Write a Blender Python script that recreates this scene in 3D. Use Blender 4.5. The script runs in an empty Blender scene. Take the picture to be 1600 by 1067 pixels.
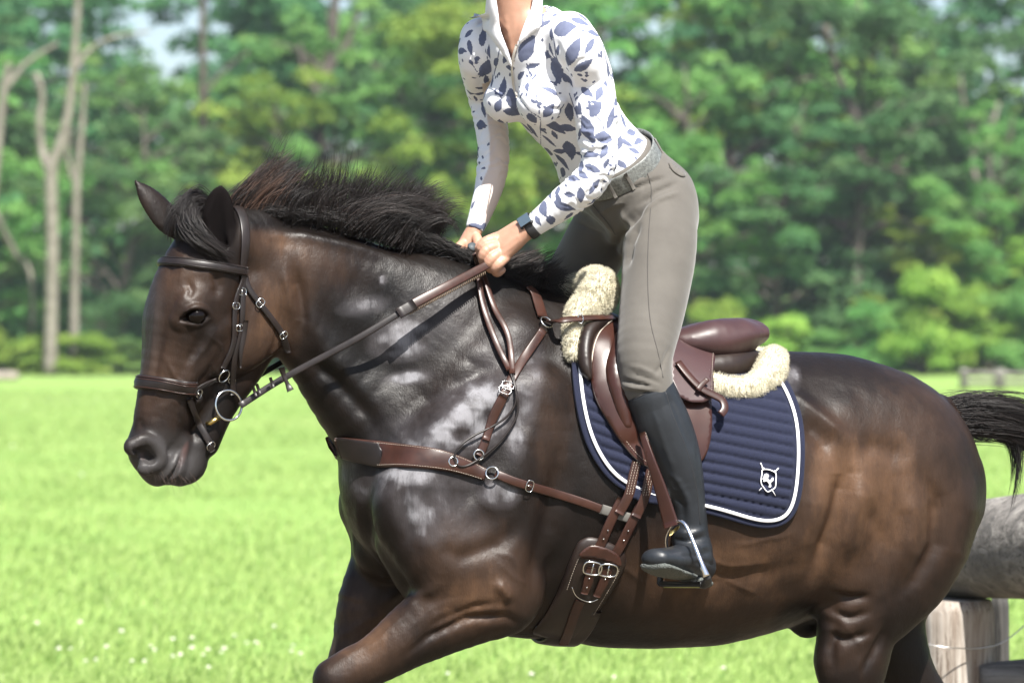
import bpy, math, random
import numpy as np
from mathutils import Vector, Matrix
from mathutils.bvhtree import BVHTree

S = bpy.context.scene
COL = S.collection
R = math.radians
HAZE = .00022

# ------------------------------------------------------------------ camera
CAM_D, CAM_H, FPX = 8.0, 1.6, 5200.0            # metres to the horse, eye height, focal length in 1600-px units
cam = bpy.data.cameras.new('camera'); cam_o = bpy.data.objects.new('camera', cam); COL.objects.link(cam_o)
cam_o.location = (0, -CAM_D, CAM_H); cam_o.rotation_euler = (R(90), 0, 0)
cam.sensor_width = 36; cam.lens = 36*FPX/1600; cam.clip_end = 3000; cam.clip_start = 0.1
cam.dof.use_dof = True; cam.dof.focus_distance = 7.95; cam.dof.aperture_fstop = 4.3
S.camera = cam_o

# ------------------------------------------------------------------ light
SUN = Vector((0.22, -0.54, 0.81)).normalized()       # towards the sun
W = bpy.data.worlds.new('World'); S.world = W; W.use_nodes = True
nt = W.node_tree; bg = nt.nodes['Background']
sky = nt.nodes.new('ShaderNodeTexSky'); sky.sky_type = 'NISHITA'; sky.sun_disc = False
sky.sun_elevation = math.asin(SUN.z); sky.sun_rotation = math.atan2(SUN.x, SUN.y)
sky.air_density = 1.0; sky.dust_density = 1.5
nt.links.new(sky.outputs[0], bg.inputs[0]); bg.inputs[1].default_value = 0.07
sl = bpy.data.lights.new('sun', 'SUN'); sl.energy = 5.0; sl.angle = R(0.5); sl.color = (1, .965, .90)
so = bpy.data.objects.new('sun', sl); COL.objects.link(so); so.rotation_euler = SUN.to_track_quat('Z', 'Y').to_euler()
S.view_settings.view_transform = 'Standard'; S.view_settings.look = 'None'
S.view_settings.exposure = 1.40; S.view_settings.gamma = 1

# ------------------------------------------------------------------ picture -> place helpers
def at(px, py, Y=0.0):
    """the point of the place at depth Y on the sight line of photo pixel px,py"""
    s = (CAM_D+Y)/FPX
    return np.array([(px-800)*s, Y, CAM_H-(py-533.5)*s])
class Plane:
    """upright plane through o turned by yaw (0: side-on); lat is metres towards the viewer's side"""
    def __init__(s, yaw, o):
        a = R(yaw); s.F = np.array([-math.cos(a), -math.sin(a), 0.]); s.L = np.array([math.sin(a), -math.cos(a), 0.]); s.o = np.array(o, float)
    def __call__(s, px, py, lat=0.0):
        C = np.array([0, -CAM_D, CAM_H]); d = np.array([(px-800)/FPX, 1, -(py-533.5)/FPX])
        t = (lat - np.dot(s.L, C-s.o))/np.dot(s.L, d)
        return C+t*d
PX = 1/650.
HP = Plane(20, (0, 0, 0))
HH = Plane(30, HP(400, 400, 0))                   # the head turns a little more to the viewer

# ------------------------------------------------------------------ signed distance fields
def smin(a, b, k):
    if k <= 0: return np.minimum(a, b)
    h = np.maximum(k-np.abs(a-b), 0)/k
    return np.minimum(a, b)-h*h*k*.25
def smax(a, b, k): return -smin(-a, -b, k)
class Chain:
    """stations (point, r_in_plane, r_lateral); elliptical cross-section, lateral axis L"""
    def __init__(s, st, L, n=4, k=0.0, smooth=True):
        P = np.array([q[0] for q in st], float); A = np.array([[q[1], q[2]] for q in st], float)
        X = np.hstack([P, A])
        if len(X) == 1: X = np.vstack([X, X+1e-6])
        if smooth and len(X) > 2:
            X = catmull(X, n)
        s.X = X; s.L = np.array(L, float)/np.linalg.norm(L); s.k = k
    def bbox(s, pad):
        r = s.X[:, 3:].max(1); r2 = r.copy(); r2[1:] = np.maximum(r2[1:], r[:-1]); r2[:-1] = np.maximum(r2[:-1], r[1:]); r = r2[:, None]
        return (s.X[:, :3]-r).min(0)-pad, (s.X[:, :3]+r).max(0)+pad
    def parts(s):
        for a, b in zip(s.X[:-1], s.X[1:]):
            yield a, b
    def dist(s, x, y, z):
        out = None
        for a, b in s.parts():
            e = segd(x, y, z, a, b, s.L)
            out = e if out is None else smin(out, e, s.k)
        return out
def segd(x, y, z, a, b, L):
    A = a[:3]; D = b[:3]-A; dd = max(float(D@D), 1e-9)
    dx, dy, dz = x-A[0], y-A[1], z-A[2]
    t = np.clip((dx*D[0]+dy*D[1]+dz*D[2])/dd, 0, 1)
    dx = dx-t*D[0]; dy = dy-t*D[1]; dz = dz-t*D[2]
    l = dx*L[0]+dy*L[1]+dz*L[2]
    q2 = dx*dx+dy*dy+dz*dz-l*l
    rp = a[3]+t*(b[3]-a[3]); rl = a[4]+t*(b[4]-a[4])
    q = np.sqrt(np.maximum(q2, 0)/(rp*rp)+l*l/(rl*rl)+1e-12)
    rad = np.sqrt(np.maximum(q2, 0)+l*l+1e-12)
    return rad*(1-1/q)*np.where(q < 1, np.minimum(rp, rl)/np.maximum(rad/q, 1e-6), 1.0) if False else np.where(q > 1, rad*(1-1/q), (q-1)*np.minimum(rp, rl))
def catmull(X, n):
    Y = np.vstack([2*X[0]-X[1], X, 2*X[-1]-X[-2]]); out = []
    for i in range(1, len(Y)-2):
        p0, p1, p2, p3 = Y[i-1:i+3]
        for j in range(n):
            t = j/n
            out.append(.5*((2*p1)+(-p0+p2)*t+(2*p0-5*p1+4*p2-p3)*t*t+(-p0+3*p1-3*p2+p3)*t**3))
    out.append(X[-1]); return np.array(out)
class Field:
    def __init__(s, xs, ys, zs):
        s.ax = [np.asarray(a, np.float32) for a in (xs, ys, zs)]
        s.V = np.full([len(a) for a in s.ax], .5, np.float32)
    def sl(s, lo, hi):
        r = []
        for a, l, h in zip(s.ax, lo, hi):
            i, j = np.searchsorted(a, l), np.searchsorted(a, h)
            r.append(slice(max(i-1, 0), min(j+1, len(a))))
        return tuple(r)
    def grid(s, q):
        return s.ax[0][q[0]][:, None, None], s.ax[1][q[1]][None, :, None], s.ax[2][q[2]][None, None, :]
    def add(s, ch, k=0.02, op='u'):
        lo, hi = ch.bbox(k+.012); q = s.sl(lo, hi)
        if any(t.stop <= t.start for t in q): return
        T = np.full(s.V[q].shape, .5, np.float32)
        base = [t.start for t in q]
        for a, b in ch.parts():
            r = max(a[3], a[4], b[3], b[4])
            l2 = np.minimum(a[:3], b[:3])-r-k-.012; h2 = np.maximum(a[:3], b[:3])+r+k+.012
            q2 = s.sl(l2, h2)
            if any(t.stop <= t.start for t in q2): continue
            loc = tuple(slice(t.start-m, t.stop-m) for t, m in zip(q2, base))
            x, y, z = s.grid(q2)
            T[loc] = smin(T[loc], segd(x, y, z, a.astype(np.float32), b.astype(np.float32), ch.L.astype(np.float32)).astype(np.float32), ch.k)
        s.V[q] = smin(s.V[q], T, k) if op == 'u' else smax(s.V[q], -T, k)
    def cut(s, p, n, k=0.0):
        """remove what lies on the side n of point p"""
        x, y, z = s.grid((slice(None),)*3)
        n = np.array(n, float)/np.linalg.norm(n)
        s.V = smax(s.V, ((x-p[0])*n[0]+(y-p[1])*n[1]+(z-p[2])*n[2]).astype(np.float32), k)
    def mesh(s):
        V = s.V; ax = s.ax
        ins = V < 0
        nx, ny, nz = V.shape
        c = np.zeros((nx-1, ny-1, nz-1), np.int8)
        for i in (0, 1):
            for j in (0, 1):
                for k in (0, 1): c += ins[i:nx-1+i, j:ny-1+j, k:nz-1+k]
        act = (c > 0) & (c < 8)
        I = np.argwhere(act); idx = np.full(act.shape, -1, np.int32); idx[tuple(I.T)] = np.arange(len(I))
        acc = np.zeros((len(I), 3)); cnt = np.zeros(len(I))
        cor = [(i, j, k) for i in (0, 1) for j in (0, 1) for k in (0, 1)]
        def cv(o): return V[I[:, 0]+o[0], I[:, 1]+o[1], I[:, 2]+o[2]].astype(np.float64)
        vals = {o: cv(o) for o in cor}
        for o in cor:
            for d in range(3):
                if o[d]: continue
                o2 = list(o); o2[d] = 1; o2 = tuple(o2)
                a, b = vals[o], vals[o2]; m = (a < 0) != (b < 0)
                t = np.where(m, a/np.where(m, a-b, 1), 0)
                p = np.zeros((len(I), 3))
                for e in range(3):
                    x0 = ax[e][I[:, e]+o[e]].astype(np.float64)
                    p[:, e] = x0+(t*(ax[e][np.minimum(I[:, e]+1, len(ax[e])-1)]-x0) if e == d else 0)
                acc[m] += p[m]; cnt[m] += 1
        Vt = acc/cnt[:, None]
        F = []
        for d in range(3):
            a = [slice(None)]*3; b = [slice(None)]*3; a[d] = slice(0, -1); b[d] = slice(1, None)
            m = ins[tuple(a)] != ins[tuple(b)]
            e, f = [(1, 2), (2, 0), (0, 1)][d]
            E = np.argwhere(m)
            ok = (E[:, e] > 0) & (E[:, f] > 0) & (E[:, e] < V.shape[e]-1) & (E[:, f] < V.shape[f]-1); E = E[ok]
            def g(de, df):
                J = E.copy(); J[:, e] -= de; J[:, f] -= df
                return idx[J[:, 0], J[:, 1], J[:, 2]]
            q = np.stack([g(1, 1), g(0, 1), g(0, 0), g(1, 0)], 1)
            flip = ~ins[E[:, 0], E[:, 1], E[:, 2]]
            q[flip] = q[flip][:, ::-1]
            F.append(q)
        F = np.vstack(F)
        return Vt, F
def smooth_mesh(V, F, it=3, lam=.5):
    n = len(V); E = np.vstack([F[:, [0, 1]], F[:, [1, 2]], F[:, [2, 3]], F[:, [3, 0]]])
    E = np.vstack([E, E[:, ::-1]])
    deg = np.bincount(E[:, 0], minlength=n)[:, None]
    for i in range(it):
        for w in (lam, -lam*1.04):
            A = np.stack([np.bincount(E[:, 0], V[E[:, 1], d], minlength=n) for d in range(3)], 1)
            V = V+w*(A/np.maximum(deg, 1)-V)
    return V
def vnormals(V, F):
    n = np.cross(V[F[:, 2]]-V[F[:, 0]], V[F[:, 3 if F.shape[1] == 4 else 1]]-V[F[:, 1 if F.shape[1] == 4 else 0]])
    if F.shape[1] == 3: n = np.cross(V[F[:, 1]]-V[F[:, 0]], V[F[:, 2]]-V[F[:, 0]])
    N = np.zeros_like(V)
    for c in range(F.shape[1]):
        for d in range(3): N[:, d] += np.bincount(F[:, c], n[:, d], minlength=len(V))
    return N/np.maximum(np.linalg.norm(N, axis=1), 1e-12)[:, None]
def screen(V):
    s = (CAM_D+V[:, 1])/FPX
    return 800+V[:, 0]/s, 533.5-(V[:, 2]-CAM_H)/s

# smooth value noise in numpy (for shaping and for stains with a shape of their own)
def vnoise(P, f, seed=0):
    rs = np.random.RandomState(seed); T = rs.rand(32, 32, 32).astype(np.float32)
    Q = P*f+seed*3.7; i = np.floor(Q).astype(int); t = Q-i; t = t*t*(3-2*t); o = 0
    for a in (0, 1):
        for b in (0, 1):
            for c in (0, 1):
                w = (t[:, 0] if a else 1-t[:, 0])*(t[:, 1] if b else 1-t[:, 1])*(t[:, 2] if c else 1-t[:, 2])
                o = o+w*T[(i[:, 0]+a) & 31, (i[:, 1]+b) & 31, (i[:, 2]+c) & 31]
    return o*2-1
def fbm(P, f, seed=0, o=3): return sum(vnoise(P, f*2**i, seed+i)/2**i for i in range(o))

# ------------------------------------------------------------------ objects
def mesh_obj(name, V, F, mat=None, parent=None, smooth=True, attrs=None):
    me = bpy.data.meshes.new(name)
    V = np.asarray(V, np.float32)
    if isinstance(F, np.ndarray):
        k = F.shape[1]; me.vertices.add(len(V)); me.vertices.foreach_set('co', V.ravel())
        me.loops.add(F.size); me.loops.foreach_set('vertex_index', F.ravel().astype(np.int32))
        me.polygons.add(len(F)); me.polygons.foreach_set('loop_start', np.arange(0, F.size, k, dtype=np.int32))
        me.update(calc_edges=True)
    else:
        me.from_pydata([tuple(map(float, v)) for v in V], [], F); me.update()
    me.polygons.foreach_set('use_smooth', np.full(len(me.polygons), smooth))
    for an, av in (attrs or {}).items():
        a = me.attributes.new(an, 'FLOAT', 'POINT'); a.data.foreach_set('value', np.asarray(av, np.float32))
    me.validate()
    o = bpy.data.objects.new(name, me); COL.objects.link(o)
    if mat: me.materials.append(mat)
    if parent: o.parent = parent
    return o
def recentre(o, p):
    """give a top-level mesh its own origin at p"""
    p = Vector([float(q) for q in p]); o.data.transform(Matrix.Translation(-p)); o.location = p
def tag(o, label=None, cat=None, group=None, kind=None):
    if label: o['label'] = label
    if cat: o['category'] = cat
    if group: o['group'] = group
    if kind: o['kind'] = kind
    return o
def thing(name, label, cat, group=None, loc=(0, 0, 0)):
    o = bpy.data.objects.new(name, None); COL.objects.link(o); o.empty_display_size = .1; o.location = [float(q) for q in loc]
    return tag(o, label, cat, group)

# ------------------------------------------------------------------ material kit
class M:
    def __init__(s, name, rough=.5, color=(.5, .5, .5), metal=0., spec=.5, **kw):
        s.m = bpy.data.materials.new(name); s.m.use_nodes = True; s.t = s.m.node_tree; s.b = s.t.nodes['Principled BSDF']
        s.b.inputs['Roughness'].default_value = rough; s.b.inputs['Metallic'].default_value = metal
        s.b.inputs['Base Color'].default_value = (*color, 1); s.b.inputs['Specular IOR Level'].default_value = spec
        for k, v in kw.items(): s.b.inputs[k.replace('_', ' ')].default_value = v
        s.co = None
    def n(s, t, **kw):
        x = s.t.nodes.new('ShaderNode'+t)
        for k, v in kw.items(): setattr(x, k, v)
        return x
    def l(s, a, b): s.t.links.new(a, b)
    def obj(s, scale=(1, 1, 1), rot=(0, 0, 0)):
        c = s.n('TexCoord'); m = s.n('Mapping'); m.inputs['Scale'].default_value = scale; m.inputs['Rotation'].default_value = rot
        s.l(c.outputs['Object'], m.inputs[0]); return m.outputs[0]
    def noise(s, f, det=3, rough=.5, vec=None, dist=0):
        x = s.n('TexNoise'); x.inputs['Scale'].default_value = f; x.inputs['Detail'].default_value = det; x.inputs['Roughness'].default_value = rough; x.inputs['Distortion'].default_value = dist
        s.l(vec if vec else s.obj(), x.inputs['Vector']); return x.outputs['Fac']
    def ramp(s, src, stops):
        x = s.n('ValToRGB'); e = x.color_ramp.elements
        while len(e) < len(stops): e.new(.5)
        for i, (p, c) in enumerate(stops): e[i].position = p; e[i].color = (*c, 1) if not isinstance(c, (int, float)) else (c, c, c, 1)
        s.l(src, x.inputs[0]); return x.outputs[0]
    def mix(s, f, a, b, mode='MIX'):
        x = s.n('Mix', data_type='RGBA', blend_type=mode)
        for sk, v in ((x.inputs[0], f), (x.inputs[6], a), (x.inputs[7], b)):
            if isinstance(v, (int, float)): sk.default_value = v
            elif isinstance(v, tuple): sk.default_value = (*v, 1)
            else: s.l(v, sk)
        return x.outputs[2]
    def math(s, op, a, b=0., clamp=False):
        x = s.n('Math', operation=op, use_clamp=clamp)
        for i, v in enumerate((a, b)):
            if isinstance(v, (int, float)): x.inputs[i].default_value = v
            else: s.l(v, x.inputs[i])
        return x.outputs[0]
    def attr(s, name):
        x = s.n('Attribute', attribute_name=name); return x.outputs['Fac']
    def color(s, c): s.l(c, s.b.inputs['Base Color']); return s
    def rough(s, c): s.l(c, s.b.inputs['Roughness']); return s
    def bump(s, h, strength=.3, dist=.002):
        x = s.n('Bump'); x.inputs['Strength'].default_value = strength; x.inputs['Distance'].default_value = dist
        s.l(h, x.inputs['Height'])
        if s.b.inputs['Normal'].links: s.l(s.b.inputs['Normal'].links[0].from_socket, x.inputs['Normal'])
        s.l(x.outputs[0], s.b.inputs['Normal']); return s
# ================================================================== horse body
def coat_material():
    m = M('bay_coat', rough=.38, spec=.30)
    big = m.noise(3.2, 4, .6); fine = m.noise(60, 3, .6, m.obj((1, 1, 1)))
    hair = m.noise(1.0, 2, .5, m.obj((420, 420, 90), (0, .5, 0)))
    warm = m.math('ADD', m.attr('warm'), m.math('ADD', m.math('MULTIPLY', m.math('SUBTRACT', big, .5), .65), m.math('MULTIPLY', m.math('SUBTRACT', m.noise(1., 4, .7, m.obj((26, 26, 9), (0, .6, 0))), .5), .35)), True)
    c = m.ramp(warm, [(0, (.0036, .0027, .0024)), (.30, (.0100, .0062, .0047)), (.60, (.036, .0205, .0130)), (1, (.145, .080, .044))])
    c = m.mix(m.math('MULTIPLY', hair, .35), c, (.10, .07, .055), 'SOFT_LIGHT')
    patch = m.math('MULTIPLY', m.attr('pink'), 1.0)
    c = m.mix(patch, c, (.13, .055, .045)); c = m.mix(m.attr('inner'), c, (.006, .005, .005))
    grey = m.attr('muzzle_sheen'); c = m.mix(m.math('MULTIPLY', grey, .8), c, (.045, .042, .042))
    fv_ = m.n('Mapping'); fv_.inputs['Rotation'].default_value = (0, -.6, 0); fv_.inputs['Scale'].default_value = (1, 1, .22); cc = m.n('TexCoord'); m.l(cc.outputs['Object'], fv_.inputs[0])
    fn = m.math('ADD', m.math('MULTIPLY', m.noise(48, 5, .8, fv_.outputs[0], .8), .8), m.math('MULTIPLY', m.noise(150, 4, .8, fv_.outputs[0], .5), .55))
    st = m.ramp(m.math('MULTIPLY', m.attr('foam'), fn), [(.34, 0.), (.54, .45), (.70, 1.)])
    sheen_veil = m.math('MULTIPLY', m.attr('foam'), m.math('ADD', m.math('MULTIPLY', m.noise(14, 5, .75, fv_.outputs[0]), .9), -.05), True)
    c = m.mix(sheen_veil, c, (.135, .125, .135)); c = m.mix(m.math('MULTIPLY', st, .46), c, (.30, .30, .32))  # broad silvery sheen painted into the colour, then the foam streaks
    m.color(c)
    wet = m.attr('wet'); m.l(m.math('MULTIPLY', m.math('SUBTRACT', 1., m.attr('inner')), .20), m.b.inputs['Specular IOR Level'])
    rg = m.math('SUBTRACT', m.math('ADD', .35, m.math('MULTIPLY', fine, .24)), m.math('MULTIPLY', wet, .07))
    m.rough(m.math('ADD', rg, m.math('ADD', m.math('MULTIPLY', st, .40), m.math('MULTIPLY', m.attr('inner'), .5)), True))
    m.bump(m.noise(24, 4, .55), .35, .006); m.bump(m.noise(240, 3, .7), .22, .0008)
    m.bump(hair, .35, .0012); m.bump(m.noise(1.0, 3, .6, m.obj((160, 160, 40), (0, .7, .2))), .25, .002)
    return m.m
def spaced(*seg):
    out = [np.arange(a, b-1e-6, h) for a, b, h in seg]
    return np.concatenate(out)

# depths and widths; px helper: radii given in photo pixels
def C_(pl, st, **kw): return Chain([(pl(x, y, lat*PX), rp*PX, rl*PX) for x, y, lat, rp, rl in st], pl.L, **kw)
def horse_field(parts=None):
    fh = .0034
    f = Field(spaced((-1.06, -.44, fh), (-.44, 1.35, .0068)), spaced((-.75, -.02, .0060), (-.02, .80, .0085)), spaced((-.03, .80, .009), (.80, 1.24, .0062), (1.24, 2.06, fh*1.1)))
    H = HP
    # trunk
    f.add(C_(H, [(655, 775, 0, 112, 118), (720, 730, 0, 195, 135), (820, 728, 0, 262, 146), (920, 748, 0, 258, 168), (1020, 766, 0, 244, 184), (1110, 772, 0, 234, 190),
                 (1190, 766, 0, 222, 186), (1270, 745, 0, 192, 172), (1345, 730, 0, 155, 150)]), .02)
    f.add(C_(H, [(1230, 690, 0, 135, 130), (1300, 692, 0, 142, 150), (1375, 722, 0, 146, 158), (1408, 762, 0, 134, 150)]), .04)   # croup
    # neck
    f.add(C_(H, [(405, 428, 0, 80, 46), (480, 455, 0, 103, 50), (570, 506, 0, 124, 56), (660, 556, 0, 158, 70), (745, 622, 0, 196, 98)]), .035)
    f.add(C_(H, [(470, 520, 0, 45, 40), (545, 600, 0, 70, 62), (620, 680, 0, 90, 88)]), .03)       # under neck
    f.add(C_(H, [(800, 500, 0, 50, 38), (850, 520, 0, 58, 48), (930, 560, 0, 60, 70)]), .04)        # withers
    for s in (1, -1):
        if s == 1:
            f.add(C_(H, [(800, 545, 60, 60, 50), (740, 660, 92, 80, 50), (675, 770, 105, 78, 52)]), .035)     # scapula
            f.add(C_(H, [(655, 800, 95, 75, 52), (720, 870, 120, 85, 52), (775, 915, 125, 72, 46)]), .03)     # upper arm
            f.add(C_(H, [(830, 640, 118, 70, 40), (815, 760, 130, 90, 38), (790, 870, 135, 62, 34)]), .03)    # triceps
            f.add(C_(H, [(775, 915, 120, 78, 50), (700, 958, 112, 60, 46), (640, 995, 108, 48, 38), (585, 1030, 104, 38, 31), (552, 1046, 100, 36, 32), (522, 1062, 98, 34, 30)]), .022)
            f.add(C_(H, [(530, 1062, 98, 31, 28), (512, 1110, 97, 27, 23), (505, 1180, 96, 23, 19), (507, 1260, 95, 23, 20)]), .012)
            f.add(C_(H, [(507, 1262, 95, 27, 25), (498, 1292, 95, 22, 22), (482, 1325, 95, 27, 27)]), .012)
            f.add(C_(H, [(482, 1330, 95, 30, 30), (468, 1368, 95, 39, 36)]), .008)
        else:
            f.add(C_(H, [(770, 560, -60, 60, 50), (690, 680, -92, 80, 50), (600, 775, -98, 66, 52)]), .035)
            f.add(C_(H, [(590, 790, -98, 60, 50), (625, 860, -112, 72, 52)]), .03)
            f.add(C_(H, [(625, 865, -105, 74, 50), (585, 940, -100, 58, 46), (560, 1010, -96, 44, 36), (530, 1085, -94, 36, 31), (520, 1120, -94, 36, 32)]), .022)
            f.add(C_(H, [(520, 1120, -94, 34, 28), (500, 1190, -93, 25, 20), (470, 1300, -92, 23, 19), (455, 1340, -92, 26, 23)]), .012)
            f.add(C_(H, [(452, 1345, -92, 26, 24), (428, 1390, -92, 23, 22), (412, 1410, -92, 30, 28), (402, 1445, -92, 40, 36)]), .010)
    # breast muscles
    f.add(C_(H, [(655, 760, 62, 62, 52), (648, 840, 62, 62, 52)]), .018)
    f.add(C_(H, [(600, 770, -62, 58, 50), (608, 850, -60, 60, 48)]), .018)
    f.add(C_(H, [(690, 925, 70, 50, 40), (660, 890, 60, 48, 36)]), .03)
    # ribs to belly and flank
    f.add(C_(H, [(960, 905, 0, 96, 120), (1100, 905, 0, 96, 130), (1200, 870, 0, 88, 120)]), .05)
    # hind quarters
    f.add(C_(H, [(1310, 668, 118, 42, 30), (1345, 700, 120, 40, 34)]), .035)                         # point of hip
    f.add(C_(H, [(1380, 730, 90, 120, 60), (1405, 800, 98, 128, 66), (1400, 860, 100, 112, 62), (1375, 915, 100, 90, 52), (1345, 965, 96, 72, 44), (1330, 1030, 92, 60, 38)]), .035)
    f.add(C_(H, [(1345, 820, 112, 66, 42), (1325, 890, 112, 50, 38)]), .03)                        # stifle
    f.add(C_(H, [(1330, 1030, 92, 60, 38), (1330, 1100, 90, 44, 31), (1342, 1150, 88, 37, 27)]), .02)
    f.add(C_(H, [(1347, 1145, 88, 34, 26), (1335, 1200, 86, 27, 22), (1312, 1310, 84, 22, 18), (1302, 1380, 83, 26, 23)]), .012)
    f.add(C_(H, [(1302, 1382, 83, 26, 24), (1284, 1430, 83, 22, 21), (1272, 1455, 83, 28, 27), (1262, 1496, 83, 38, 36)]), .010)
    f.add(C_(H, [(1400, 800, -98, 118, 60), (1400, 890, -100, 88, 52), (1392, 965, -96, 62, 44), (1420, 1050, -92, 46, 34), (1470, 1122, -90, 36, 27)]), .035)
    f.add(C_(H, [(1475, 1122, -90, 34, 26), (1510, 1200, -88, 26, 22), (1560, 1300, -86, 22, 18), (1575, 1350, -86, 26, 22)]), .012)
    f.add(C_(H, [(1575, 1352, -86, 26, 24), (1592, 1400, -86, 22, 21), (1600, 1425, -86, 28, 27), (1622, 1455, -86, 38, 36)]), .010)
    f.add(C_(H, [(1235, 930, 0, 30, 22), (1258, 966, 0, 30, 20), (1268, 972, 0, 22, 17)]), .02)          # sheath
    f.add(C_(H, [(1468, 640, 0, 24, 22), (1500, 656, 0, 26, 22)]), .03)                              # dock root
    # grooves
    def groove(st, k=.03): f.add(C_(H, st), k, 'd')
    groove([(603, 735, 22, 9, 9), (601, 800, 22, 10, 10), (622, 880, 25, 14, 14)], .03)
    groove([(560, 860, -175, 8, 10), (600, 900, -160, 10, 10)], .02)
    # ---------------- head
    G = HH
    def hd(st, k=.012, op='u', **kw): f.add(C_(G, st, **kw), k, op)
    hd([(395, 385, 0, 62, 40), (345, 390, 0, 58, 52), (318, 430, 0, 66, 60), (300, 490, 0, 72, 60), (290, 545, 0, 66, 50), (270, 610, 0, 54, 40), (252, 660, 0, 43, 35)], .02)
    hd([(412, 478, 34, 52, 16), (392, 500, 34, 64, 18), (350, 540, 32, 50, 17)], .018)          # cheek near
    hd([(412, 478, -34, 52, 16), (392, 500, -34, 64, 18), (350, 540, -32, 50, 17)], .018)
    hd([(412, 510, 0, 40, 26), (370, 570, 0, 42, 28), (335, 640, 0, 32, 24), (318, 690, 0, 26, 24)], .02)    # jaw
    hd([(248, 672, 0, 34, 31), (230, 700, 0, 31, 32), (238, 727, 0, 24, 29)], .014)               # muzzle
    hd([(275, 692, 0, 24, 27), (268, 715, 0, 24, 28)], .012)
    hd([(262, 730, 0, 30, 34), (246, 738, 0, 22, 28)], .010)                                       # upper lip
    hd([(305, 700, 0, 22, 24), (297, 727, 0, 25, 24), (282, 744, 0, 16, 22)], .010)                 # lower lip and chin
    for s in (1, -1):
        hd([(322, 462, 44*s, 26, 16), (300, 476, 50*s, 22, 13), (284, 500, 46*s, 16, 10)], .014)    # brow
        hd([(306, 512, 50*s, 12, 8), (330, 520, 50*s, 12, 7), (350, 512, 46*s, 10, 6)], .012)       # lower lid and zygoma
        hd([(350, 508, 48*s, 10, 6), (320, 560, 46*s, 9, 5), (290, 600, 42*s, 8, 5)], .016)         # facial crest
        hd([(326, 430, 52*s, 12, 7), (332, 448, 52*s, 12, 8)], .01)
        hd([(207, 698, 24*s, 14, 11), (226, 687, 29*s, 10, 9), (247, 699, 31*s, 10, 8), (250, 720, 29*s, 11, 8), (226, 732, 25*s, 12, 9)], .012)   # nostril rim
    for s in (1, -1):
        hd([(287, 499, 54*s, 4, 5), (292, 488, 60*s, 5, 6), (304, 481, 63*s, 6, 7), (318, 483, 62*s, 5.5, 6), (328, 493, 56*s, 4, 5)], .006)
        hd([(287, 500, 54*s, 3.5, 5), (298, 507, 58*s, 4, 5), (312, 507, 59*s, 4, 5), (326, 497, 56*s, 3.5, 5)], .006)
        hd([(291, 499, 72*s, 6, 22), (305, 495, 74*s, 11, 24), (322, 493, 72*s, 6.5, 22)], .003, 'd')               # eye sockets
    for s in (1, -1):
        hd([(220, 706, 52*s, 7, 26), (232, 709, 52*s, 12, 34), (243, 717, 50*s, 10, 30)], .004, 'd')
        pass
    for s in (1, -1):                                                                               # mouth line
        hd([(262, 757, 30*s, 2.5, 16), (276, 735, 33*s, 2.8, 10), (287, 708, 34*s, 2.6, 7), (294, 690, 36*s, 2, 5)], .006, 'd')
    # ears: near one upright, seen from behind/side; far one pricked away
    def ear(base, mid, tip, w, L, depth):
        b, m_, t = [np.array(q) for q in (base, mid, tip)]
        f.add(Chain([(b, w*.62*PX, depth*PX), (b*.6+m_*.4, w*.9*PX, depth*PX), (m_, w*PX, depth*PX), (m_*.45+t*.55, w*.72*PX, depth*.8*PX), (t, w*.12*PX, depth*.3*PX)], L), .008)
    n1 = np.array([.25, -.95, .1])
    ear(G(343, 376, 30*PX), G(341, 338, 34*PX), G(345, 292, 36*PX), 25, n1, 11)
    f.add(Chain([(G(345, 380, 46*PX), 10*PX, 14*PX), (G(341, 345, 50*PX), 16*PX, 15*PX), (G(345, 308, 50*PX), 8*PX, 9*PX)], n1), .008, 'd')
    n2 = np.array([.45, -.8, .35])
    ear(G(282, 362, -26*PX), G(258, 338, -34*PX), G(212, 284, -46*PX), 24, n2, 9)
    return f
def blob(px, py, x, y, rx, ry, ang=0, soft=.35):
    c, s = math.cos(R(ang)), math.sin(R(ang)); dx, dy = px-x, py-y
    u, v = (dx*c+dy*s)/rx, (-dx*s+dy*c)/ry
    return np.clip((1-np.sqrt(u*u+v*v))/soft, 0, 1)
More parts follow.
